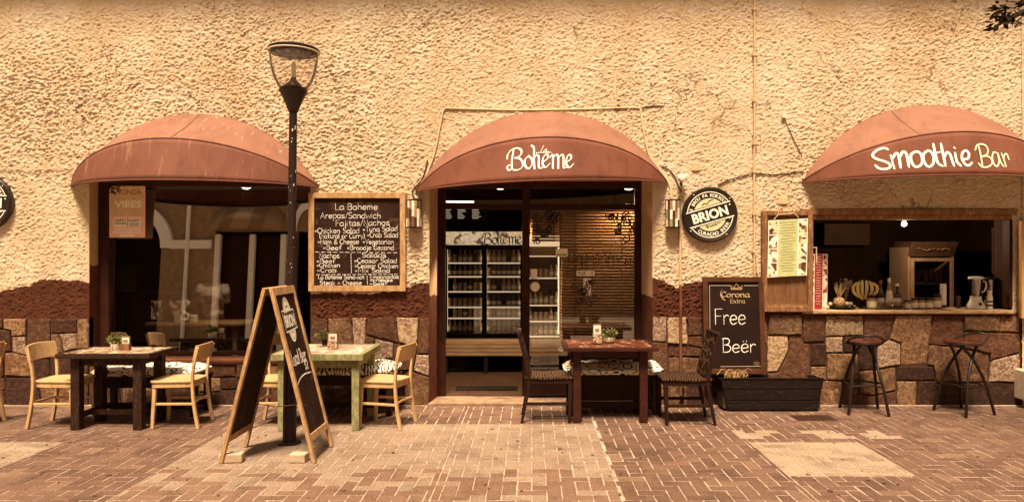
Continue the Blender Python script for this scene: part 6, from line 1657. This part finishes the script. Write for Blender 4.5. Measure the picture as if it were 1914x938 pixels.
# ------------------------------------------------------------------ inside the cafe door
ck = thing('drinks_cooler', 'tall black two-door drinks cooler with a lit header inside the door', 'fridge', (at(905, 0, 10.6).x, 10.6-CAMD, .03))
kx = lambda px: (px-905)*10.6/FPX
kz = lambda py: EYE - (py-477)*10.6/FPX - .03
cool = mat('black cooler casing', (0.014,0.007,0.005), None, 6, .4)
for a, c in ((831, 834), (903, 908), (975, 979)): MB().box(kx(a), kx(c), 0, .6, 0, kz(458)).build('cabinet_side' if a != 903 else 'door_mullion', cool, ck)
MB().box(kx(834), kx(975), .56, .6, 0, kz(458)).build('back', mat('cooler lining', (0.05,0.024,0.014), None, 5, .6), ck)
MB().box(kx(831), kx(979), .001, .6, 0, kz(628)).build('base', cool, ck)
MB().box(kx(831), kx(979), .001, .6, kz(464), kz(458)+.001).build('top', cool, ck)
hd = emis('lit header picture', (0.9,0.62,0.34), .55)
def header_mat():
    m, nt, b, N, L = newmat('backlit header print')
    v = pos_vec(nt)
    c = ramp(nt, noise_tex(nt, 9, 4, .6, v, .5), [(.38, (0.75,0.5,0.25)), (.5, (0.9,0.72,0.45)), (.62, (0.16,0.06,0.03))])
    L.new(c, b.inputs['Base Color']); L.new(c, b.inputs['Emission Color']); b.inputs['Emission Strength'].default_value = .28
    return m
MB().box(kx(831), kx(979), -.03, .5, kz(457), kz(433)).build('header', header_mat(), ck, bevel=.004)
b = MB(); f = lambda px, py: Vector((kx(px), -.034, kz(py)))
for s in BO[:13]:
    pts = [(901 + (p[0]-948)*.60, 457 - (319 - p[1])*.50) for p in smoothpath([(a, c, 0) for a, c in s], 4)]
    b.ribbon(pts, 2.8, f, nib=R(-38), minw=.45)
b.build('header_lettering', black_paint, ck)
shelf_y = [491, 516.5, 544.5, 573.5, 594, 622]
ORD = ['first', 'second', 'third', 'fourth', 'fifth', 'sixth', 'seventh']; SHV = ['top', 'second', 'third', 'fourth', 'fifth', 'bottom']
for a, c in ((835, 902), (909, 974)):
    for py in shelf_y:
        MB().box(kx(a), kx(c), .02, .55, kz(py)-.012, kz(py)).build('shelf', cool, ck)
        if py < 600: MB().box(kx(a), kx(c), .008, .019, kz(py)-.016, kz(py)+.004).build('price_rail', rail_glow, ck)
    MB().box(kx(a)-.001, kx(a)+.008, .03, .05, kz(620), kz(466)).build('light_strip', fridge_glow, ck)
    MB().box(kx(c)-.008, kx(c)+.001, .03, .05, kz(620), kz(466)).build('light_strip', fridge_glow, ck)
    frame_pieces(ck, kx(a)-.012, kx(c)+.012, kz(626), kz(463), .022, -.02, 0, cool, 'door_frame', .002)
    MB().box(kx(a)+.01, kx(c)-.01, -.012, -.008, kz(624), kz(466)).build('door_glass', glass_clear, ck)
bm_ = [mat('brown beer glass', (0.07,0.026,0.012), None, 9, .12, spec=.7), mat('green beer glass', (0.09,0.075,0.025), None, 9, .12, spec=.7), mat('pale soda', (0.48,0.32,0.17), None, 9, .2, spec=.6), mat('juice can', (0.60,0.45,0.28), (0.3,0.16,0.08), 30, .35, spec=.5)]
def bottle_mesh(k):
    b = MB(); R_ = .031
    if k == 3: b.lathe([(R_*.85,0),(R_,.01),(R_,.115),(R_*.8,.125),(0,.125)], (0,0,0), 10)
    else: b.lathe([(R_*.9,0),(R_,.006),(R_,.10),(R_*.85,.12),(R_*.4,.14),(R_*.36,.178),(R_*.45,.182),(0,.184)], (0,0,0), 10)
    o = b.build('drink_bottle', bm_[k], None, smooth=True)
    if k != 3:
        q = MB(); q.lathe([(R_*1.03,.035),(R_*1.03,.085)], (0,0,0), 10); q.build('label_wrap', paper, o)
    return o
protos = [bottle_mesh(k) for k in range(4)]; used = [False]*4; rg = random.Random(12)
def put_bottle(k, loc, label, group):
    if not used[k]: o = protos[k]; used[k] = True
    else: o = copy_tree(protos[k])
    o.location = loc; o.rotation_euler = (0, 0, rg.uniform(0, 6)); tag(o, label, 'bottle', group)
for a, c in ((835, 902), (909, 974)):
    for r_, py in enumerate(shelf_y):
        k = rg.choice([0, 0, 1, 2, 3])
        for q in range(7):
            if rg.random() < .06: continue
            x = kx(a) + .04 + (kx(c)-kx(a)-.08)*q/6
            put_bottle(k if rg.random() < .8 else rg.randrange(4), (ck.location.x + x, ck.location.y + .075, .03 + kz(py) + .0005), '%s drink from the left on the %s shelf behind the %s cooler door' % (ORD[q], SHV[r_], 'left' if a == 835 else 'right'), 'bottles in the drinks cooler')
# second lit rack seen through the door glass
rk = thing('bottle_rack', 'brightly lit bottle shelves seen through the left of the door glass', 'shelf', (at(1017, 0, 10.4).x, 10.4-CAMD, .03))
qx = lambda px: (px-1017)*10.4/FPX
qz = lambda py: EYE - (py-477)*10.4/FPX - .03
MB().box(qx(986), qx(1046), .40, .43, 0, qz(438)).build('back', mat('rack back', (0.17,0.10,0.055), None, 6, .6), rk); MB().box(qx(1046), qx(1050), 0, .43, 0, qz(438)).build('side', cool, rk); MB().box(qx(982), qx(986), 0, .43, 0, qz(438)).build('side', cool, rk)
MB().box(qx(986), qx(1046), .0, .40, qz(460), qz(440)).build('lit_canopy', emis('rack canopy', (1,.72,.42), .45), rk)
for py in (478, 519, 570, 600, 628):
    MB().box(qx(986), qx(1046), .03, .399, qz(py)-.014, qz(py)).build('shelf', wood_brown, rk); MB().box(qx(986), qx(1046), .01, .029, qz(py)-.016, qz(py)+.003).build('price_rail', rail_glow, rk)
MB().box(qx(1043), qx(1045.5), .05, .08, qz(625), qz(462)).build('light_strip', fridge_glow, rk)
for r_, py in enumerate((519, 570, 600, 628)):
    for q in range(6): put_bottle(rg.choice([2,3,3,2]), (rk.location.x + qx(991) + (qx(1040)-qx(991))*q/5, rk.location.y + .09, .03 + qz(py) + .0005), '%s drink from left, %s shelf of the lit rack behind the door glass' % (ORD[q], SHV[r_ + (r_ == 3)*2]), 'bottles on the lit rack')
# wooden slat blinds behind the door glass
slat_m = mat('orange wooden slats', (0.42,0.19,0.07), (0.24,0.095,0.035), 5, .5, .2, 50, stretch=(.6,3,3))
def blind(label, px0, px1, py0, py1, d, n):
    o = at((px0+px1)/2, py0, d); t = thing('slat_blind', label, 'blind', o, 0, 'wooden blinds behind the door glass')
    hw = (px1-px0)/2*d/FPX; hgt = (py1-py0)*d/FPX
    for k in range(n):
        z = -hgt*(k+.5)/n; MB().bar((-hw, 0, z), (hw, 0, z), .034, .004, side=(0, .72, .69)).build('slat', slat_m, t)
    for x in (-hw*.6, hw*.6): MB().box(x-.003, x+.003, -.016, -.012, -hgt, .01).build('cord', cable_d, t)
    MB().box(-hw, hw, -.02, .02, -.004, .03).build('head_rail', wood_dark, t)
blind('short orange wooden blind behind the upper left of the door glass', 991, 1046, 393, 452, 8.75, 11)
blind('long orange wooden blind behind the right of the door glass', 1047.5, 1190, 393, 640, 8.78, 44)
# slatted bench, floor mat, wall menu, tube lamp
sb = thing('slatted_bench', 'low slatted wooden bench in front of the drinks cooler', 'bench', (at(945, 0, 10.1).x, 10.1-CAMD, .03))
hw = (1062-830)/2*10.1/FPX
slm = mat('pale worn slats', (0.34,0.20,0.11), (0.24,0.13,0.065), 9, .6, .2, 50, stretch=(.5,3,3))
for k in range(4): MB().box(-hw, hw, -.02, .0, .25+k*.052, .25+k*.052+.044).build('front_slat', slm, sb, bevel=.003)
for k in range(3): MB().box(-hw, hw, .005+k*.09, .085+k*.09, .43, .455).build('seat_slat', slm, sb, bevel=.003)
for sx in (-1, -.33, .33, 1): MB().box(sx*(hw-.03)-.025, sx*(hw-.03)+.025, .004, .25, 0, .428).build('leg', wood_dark, sb)
o = MB().box(-.37, .37, -.12, .12, 0, .012).build('door_mat', rubber, None, bevel=.004); mp = at(910, 730, 8.95); o.location = (mp.x, mp.y, .037); tag(o, 'dark rubber mat on the floor just inside the door', 'mat')
wm = thing('price_screen', 'black menu panels with fine white lines above the cooler', 'menu board', at(868, 412, 11.4))
sz = lambda px: (px-868)*11.4/FPX
for a, c in ((830, 851), (853, 878), (880, 912)):
    MB().box(sz(a), sz(c), 0, .02, 0, .26).build('panel', slate, wm)
    b = MB()
    for k in range(8): b.box(sz(a)+.02, sz(a)+.02+(sz(c)-sz(a)-.05)*rg.uniform(.4,.9), -.004, -.001, .03+k*.026, .037+k*.026)
    b.build('print_lines', emis('menu lines', (0.9,0.75,0.55), .25), wm)
tb = thing('tube_lamp', 'lit tube lamp seen through the glass above the doorway', 'lamp', at(862, 377, 9.4))
b = MB(); b.tube([(-.19,0,0),(.16,0,-.004)], .008, 8); b.build('tube', emis('lit tube', (1,.85,.62), 5), tb, smooth=True)
MB().box(-.2, .17, .0, .05, .012, .04).build('housing', dark_metal, tb)

# ------------------------------------------------------------------ behind the left window
ps = thing('window_poster', 'red and cream happy hours poster inside the left window', 'poster')
w0, w1 = at(204, 444, 8.29), at(271, 343, 8.29)
PY = .1535
pf = lambda o: (lambda u, v: Vector((w0.x + u, PY - o, w0.z + v)))
PW, PH = w1.x-w0.x, w1.z-w0.z
MB().box(w0.x, w1.x, PY, PY+.003, w0.z, w1.z).build('sheet', mat('poster orange red', (0.84,0.50,0.36), (0.76,0.42,0.28), 9, .6), ps)
def pbox(u0, u1, v0, v1, m, nm, o=.0012): MB().box(w0.x+u0*PW, w0.x+u1*PW, PY-o, PY-.0001, w0.z+v0*PH, w0.z+v1*PH).build(nm, m, ps)
pbox(.03,.97,.40,.985, mat('poster ochre', (0.66,0.46,0.29), (0.56,0.37,0.21), 12, .6), 'print_field'); pbox(.12,.88,.19,.365, sticker, 'print_panel'); pbox(.12,.88,.14,.165, sticker, 'print_panel'); pbox(.30,.70,.02,.065, sticker, 'print_panel'); pbox(.10,.90,.085,.115, sticker, 'print_panel')
b = MB(); F2 = pf(.0014)
font_text(b, 'ONDA', PW*.62, PH*.80, PW*.55, F2, height=PH*.09); b.build('poster_title', sill_red, ps); b = MB(); font_text(b, 'VIBES', PW*.52, PH*.56, PW*.75, F2, height=PH*.12); b.build('poster_title', cream_paint, ps)
b = MB(); F3 = pf(.0016)
font_text(b, 'HAPPY', PW*.31, PH*.30, PW*.32, F3, height=PH*.04); font_text(b, 'HOURS', PW*.31, PH*.245, PW*.32, F3, height=PH*.04); font_text(b, 'SUNSET', PW*.69, PH*.30, PW*.32, F3, height=PH*.04)
b.ribbon([(PW*.505, PH*.20), (PW*.505, PH*.36)], .006, F3, cap=False)
for k in range(4): b.ribbon([(PW*.55, PH*(.275-k*.02)), (PW*.82, PH*(.275-k*.02))], .004, F3, cap=False)
b.build('poster_text', frame_brown, ps)
b = MB(); rg = random.Random(14)
for k in range(40):
    u, v = rg.uniform(.0,.30), rg.uniform(.82,1.0); a = rg.uniform(0,6.28); L = .05
    b.add([F3(PW*u, PH*v), F3(PW*u+L*math.cos(a), PH*v+L*math.sin(a)), F3(PW*u+L*.6*math.cos(a+.5), PH*v+L*.6*math.sin(a+.5))], [(0,1,2)])
b.build('palm_print', black_paint, ps)
it = thing('inside_table', 'light wooden table with turned legs behind the left window', 'table', (at(360, 0, 9.2).x, 9.2-CAMD+.3, .03))
hw = (455-268)/2*9.2/FPX; tz = at(0, 604, 9.2).z - .03
tan_w = mat('tan indoor wood', (0.42,0.25,0.12), (0.30,0.16,0.07), 7, .5)
sp = [(p.x, p.y) for p in smoothpath([(-hw,-.2,0),(-hw+.08,-.3,0),(0,-.3,0),(hw-.08,-.3,0),(hw,-.2,0),(hw,.2,0),(hw-.08,.3,0),(0,.3,0),(-hw+.08,.3,0),(-hw,.2,0)], 3, True)]
MB().flatprism(sp, tz-.035, tz).build('table_top', tan_w, it, bevel=.006)
for sx in (-1, 1):
    for sy in (-1, 1):
        b = MB(); b.lathe([(.022,0),(.03,.10),(.022,.14),(.036,.32),(.028,.52),(.04,.60),(.04,tz-.036),(0,tz-.036)], (sx*(hw-.14), sy*.2, 0), 12); b.build('leg', tan_w, it, smooth=True)
fg = thing('figurine', 'small white curled figurine on the table behind the window', 'ornament', at(347, 597, 9.3))
b = MB(); b.tube(smoothpath([(-.03,0,.0),(.02,0,.02),(.03,0,.06),(-.02,0,.09),(-.035,0,.13),(.01,0,.17),(.035,0,.21),(.0,0,.24)], 5), .018, 8); b.build('body', off_white, fg, smooth=True)
MB().box(-.05,.05,-.03,.03,-.006,.012).build('base', off_white, fg)
bx_ = thing('display_case', 'dark display case with a framed picture on its side behind the window', 'cabinet', (at(306, 0, 9.25).x, 9.25-CAMD+.15, tz+.031))
MB().box(-.26, .26, 0, .35, 0, .33).build('case', wood_dark, bx_, bevel=.006); MB().box(-.28,.28,-.02,.37,.331,.36).build('lid', wood_dark, bx_, bevel=.004)
MB().box(-.235,-.09,-.006,-.0005,.03,.27).build('picture', ph_warm, bx_); MB().box(.0,.20,-.006,-.0005,.09,.27).build('picture', ph_red, bx_)
for k, (px, lab) in enumerate(((333, 'small pale box left of the white figurine'), (362, 'small pale box right of the white figurine'))):
    o = MB().box(-.04,.04,-.03,.03,0,.10).build('trinket_box', white_pot, None, bevel=.006); p = at(px, 597, 9.3); o.location = (p.x, p.y, tz+.0305); tag(o, lab, 'box', 'trinkets on the inside table')
fpic = thing('framed_picture', 'dark framed picture on the wall behind the window poster', 'picture', at(237, 522, 10.2))
MB().box(-.14,.14,0,.02,-.17,.17).build('print', mat('aged print', (0.30,0.18,0.09), (0.2,0.11,0.05), 30, .6), fpic); frame_pieces(fpic, -.19,.19,-.22,.22,.05,-.02,.02, wood_dark, 'frame')
back_panel('plain brown screen standing behind the left window', 'room_screen', 215, 300, 540, 640, 10.6, (0.13,0.065,0.035), 'screen')

# person in a pale T-shirt standing inside, behind the window
pp = at(398, 0, 9.75); px_, py_ = pp.x, 9.75-CAMD
per = thing('person', 'person in a pale T-shirt holding something at chest height behind the left window', 'person', (px_, py_, .03))
def skinned(name, pts, edges, m, lvl=2):
    me = bpy.data.meshes.new(name); me.from_pydata([p[:3] for p in pts], edges, []); me.update(); me.materials.append(m)
    o = bpy.data.objects.new(name, me); col.objects.link(o); o.parent = per
    o.modifiers.new('skin', 'SKIN'); 
    sv = me.skin_vertices[0].data
    for i, p in enumerate(pts): sv[i].radius = (p[3], p[4] if len(p) > 4 else p[3])
    for i in range(len(pts)): sv[i].use_root = (i == 0)
    s = o.modifiers.new('sub', 'SUBSURF'); s.levels = lvl; s.render_levels = lvl
    for f_ in me.polygons: f_.use_smooth = True
    return o
skinm = mat('skin', (0.16,0.075,0.042), (0.13,0.06,0.034), 9, .55); 
B_ = [(0,0,.80,.125,.10),(0,0,.95,.115,.09),(0,0,1.10,.125,.095),(0,.0,1.215,.085,.07),(0,0,1.27,.048,.048),(0,-.01,1.33,.062,.075),(0,-.015,1.41,.075,.09),(0,-.005,1.48,.06,.07),
      (-.16,0,1.20,.05),(-.215,-.03,1.00,.038),(-.11,-.20,1.04,.03),(.16,0,1.20,.05),(.215,-.03,1.00,.038),(.11,-.20,1.06,.03),
      (-.085,0,.72,.085),(-.09,.01,.42,.055),(-.09,.03,.07,.036),(-.09,-.10,.03,.035),(.085,0,.72,.085),(.09,.01,.42,.055),(.09,.03,.07,.036),(.09,-.10,.03,.035)]
E_ = [(0,1),(1,2),(2,3),(3,4),(4,5),(5,6),(6,7),(3,8),(8,9),(9,10),(3,11),(11,12),(12,13),(0,14),(14,15),(15,16),(16,17),(0,18),(18,19),(19,20),(20,21)]
body = skinned('body', B_, E_, skinm)
for s in (-1, 1):                                    # five short fingers each side, curled round the held pouch
    for k in range(5):
        z = 1.02 + .012*k + (.02 if s > 0 else 0); x = s*(.085 - .004*k)
        L = .034 if k == 4 else .05 + .006*(k in (1, 2))
        b = MB(); b.tube(smoothpath([(s*.108, -.205, z), (x-s*.02, -.228, z), (x-s*L*.9, -.232, z-.004), (x-s*L*1.1, -.222, z-.006)], 4), [.0085]*13, 6); b.build('finger', skinm, per, smooth=True)
T_ = [(0,0,.78,.165,.125),(0,0,.92,.145,.115),(0,0,1.08,.155,.12),(0,0,1.19,.115,.09),(-.15,0,1.19,.075),(-.195,-.012,1.08,.068),(.15,0,1.19,.075),(.195,-.012,1.08,.068)]
skinned('t_shirt', T_, [(0,1),(1,2),(2,3),(3,4),(4,5),(3,6),(6,7)], mat('pale cotton', (0.62,0.50,0.40), (0.52,0.40,0.31), 9, .9))
skinned('trousers', [(0,0,.77,.15,.12),(-.085,0,.66,.098),(-.09,.01,.40,.072),(-.09,.03,.12,.06),(.085,0,.66,.098),(.09,.01,.40,.072),(.09,.03,.12,.06)], [(0,1),(1,2),(2,3),(0,4),(4,5),(5,6)], wood_dark)
skinned('hair', [(0,.02,1.45,.085,.08),(0,.045,1.38,.075,.05),(0,.05,1.28,.06,.04)], [(0,1),(1,2)], black_paint)
b = MB()
for s in (-1, 1): b.lathe([(0,0),(.010,.002),(0,.006)], (s*.028, -.098, 1.405), 8, 'y'); b.lathe([(0,0),(.012,.004),(.008,.012),(0,.014)], (s*.078, -.01, 1.39), 8)
b.tube([(0,-.10,1.40),(0,-.118,1.372),(0,-.10,1.365)], .010, 6); b.tube([(-.022,-.093,1.34),(0,-.098,1.338),(.022,-.093,1.34)], .004, 5); b.build('face', skinm, per, smooth=True)
pouch = MB().box(-.085,.085,-.235,-.18,.99,1.10).build('pouch', black_paint, None, bevel=.015); pouch.location = per.location; tag(pouch, 'dark pouch held by the person behind the window', 'bag')

# ------------------------------------------------------------------ the house across the street (seen mirrored in the window)
VS = 63.0                                     # photo pixels per metre in the mirror image
ox = lambda px: (px-994)/VS
oz = lambda py: 1.65 + 1.62 + (477-py)/VS
ob = thing('house_opposite', 'tan house across the street with arches, mirrored in the left window', 'building', (0, -13.5, 0))
tan_wall = mat('tan render', (0.36,0.235,0.135), (0.27,0.17,0.09), 7, .9, .4, 40)
white_tr = mat('white trim', (0.90,0.84,0.76), (0.84,0.77,0.68), 5, .8)
MB().box(-22, ox(150), -.4, -.1, -.05, 5.8).box(ox(290), ox(392), -.4, -.1, -.05, 5.8).box(ox(530), ox(545), -.4, -.1, -.05, 5.8).box(ox(592), 20, -.4, -.1, -.05, 5.8).box(ox(150), ox(290), -.4, -.1, oz(385), 5.8).box(ox(392), ox(592), -.4, -.1, oz(428), 5.8).build('wall', tan_wall, ob)
MB().box(-22, 20, -2.5, -2.4, 0, 5.8).build('dark_recess', room_dark, ob)
b = MB(); acx, acz, r0, r1 = ox(222), oz(462), 1.12, 1.46; n = 24
vs = []
for k in range(n+1):
    a = math.pi*k/n
    for rr in (r0, r1):
        for y in (-.1, .06): vs.append((acx + rr*math.cos(a), y, acz + rr*math.sin(a)))
fs = []
for k in range(n):
    i, j = 4*k, 4*k+4
    fs += [(i, i+2, j+2, j), (i+1, j+1, j+3, i+3), (i, j, j+1, i+1), (i+2, i+3, j+3, j+2)]
b.add(vs, fs); b.build('arch_band', white_tr, ob, fix=True)
b = MB(); vs = []                               # wall between arch and opening corners
for k in range(n+1):
    a = math.pi*k/n; vs += [(acx + r1*math.cos(a)*.98, -.11, acz + r1*math.sin(a)*.98), (acx + 1.6*math.cos(a), -.11, min(acz + 2.0, acz + 3.0*math.sin(a)))]
b.add(vs, [(2*k, 2*k+1, 2*k+3, 2*k+2) for k in range(n)]); b.build('spandrel', tan_wall, ob)
MB().box(ox(308), ox(388), -.099, .055, oz(463), oz(447)).build('string_course', white_tr, ob)
b = MB(); b.tube([(ox(343), .05, 0), (ox(343), .05, 5.8)], .06, 10); b.build('downpipe', white_tr, ob)
for px in (400, 465, 524): MB().box(ox(px-5), ox(px+5), -.099, .05, 0, oz(436)).build('pilaster', white_tr, ob)
for a, c in ((405, 460), (470, 519)): MB().box(ox(a), ox(c), -.30, -.25, 0, oz(436)).build('door_leaf', frame_brown, ob)
b = MB(); vs = []; n = 16
cxm, hwm = ox(455), (ox(525)-ox(388))/2
for k in range(n+1):
    u = math.cos(math.pi*k/n)*-1
    for t in (0, .5, 1): vs.append((cxm + u*hwm, -.1 + .9*math.sqrt(max(0, 1-u*u*.85))*math.sin(t*math.pi/2), oz(432) + (1-t)**1.2*1.0*math.sqrt(max(0, 1-u*u*.7))))
b.add(vs, [(3*k+j, 3*k+3+j, 3*k+4+j, 3*k+1+j) for k in range(n) for j in range(2)])
b.build('shop_awning', wave_mat('striped canvas opposite', (0.24,0.14,0.07), (0.34,0.21,0.11), .35, 0, c3=(0.36,0.22,0.115)), ob, solid=.01, smooth='all')
b = MB(); vs = []
for k in range(17):
    a = math.pi*k/16
    for rr in (.30, .42): vs += [(ox(568)+rr*math.cos(a), .05, oz(430)+rr*2.2*math.sin(a))]
b.add(vs, [(2*k, 2*k+1, 2*k+3, 2*k+2) for k in range(16)]); b.build('small_arch', white_tr, ob, solid=.05)
MB().box(-22, 20, -3, -.1, 5.8, 5.95).build('roof', wood_brown, ob)

# ------------------------------------------------------------------ tree whose branch tip hangs into the top right corner
tr_ = thing('street_tree', 'dark leafy branch reaching in at the top right corner', 'tree', (5.6, -2.6, 0))
b = MB(); b.tube(smoothpath([(0,0,0),(.03,.02,1.2),(-.05,0,2.4),(-.2,-.02,3.3),(-.3,0,4.2)], 4), [.14-.004*i for i in range(17)], 10); b.build('trunk', bark, tr_, smooth=True)
tip = at(1868, 42, 6.0) - Vector((5.6, -2.6, 0))
limbs = [[(-.2,-.02,3.3), (-.8,.2,3.6), (-1.25,.35,3.75), tuple(tip)], [(-.3,0,4.0), (.3,.3,4.7), (.9,.4,5.2)], [(-.3,0,4.2), (-.5,-.6,5.0), (-.7,-.9,5.4)], [(-.25,0,3.8), (.6,-.5,4.3), (1.2,-.7,4.6)]]
b = MB()
for L_ in limbs:
    pts = smoothpath(L_, 5); b.tube(pts, [.045*(1-.8*i/len(pts))+.004 for i in range(len(pts))], 6)
b.build('limbs', bark, tr_, smooth=True)
rg = random.Random(31); b = MB()
def leaf(mb, p, d, L, w):
    s = d.cross(Vector((rg.uniform(-1,1), rg.uniform(-1,1), rg.uniform(.2,1)))).normalized()
    mb.add([p, p + d*L*.45 + s*w, p + d*L, p + d*L*.45 - s*w], [(0,1,2,3)])
for li, L_ in enumerate(limbs):
    pts = smoothpath(L_, 8)
    for i, p in enumerate(pts):
        if i < len(pts)*.35: continue
        n = 24 if li == 0 else 40
        for k in range(n):
            sp_ = .065 if li == 0 else .38
            q = p + Vector((rg.gauss(0,sp_), rg.gauss(0,sp_), rg.gauss(.02,sp_)))
            d = Vector((rg.gauss(-.4,.8), rg.gauss(0,.7), rg.gauss(-.15,.6))).normalized()
            leaf(b, q, d, rg.uniform(.07,.13), rg.uniform(.012,.022))
b.build('crown', leaf_dark, tr_)
bpy.context.view_layer.update()
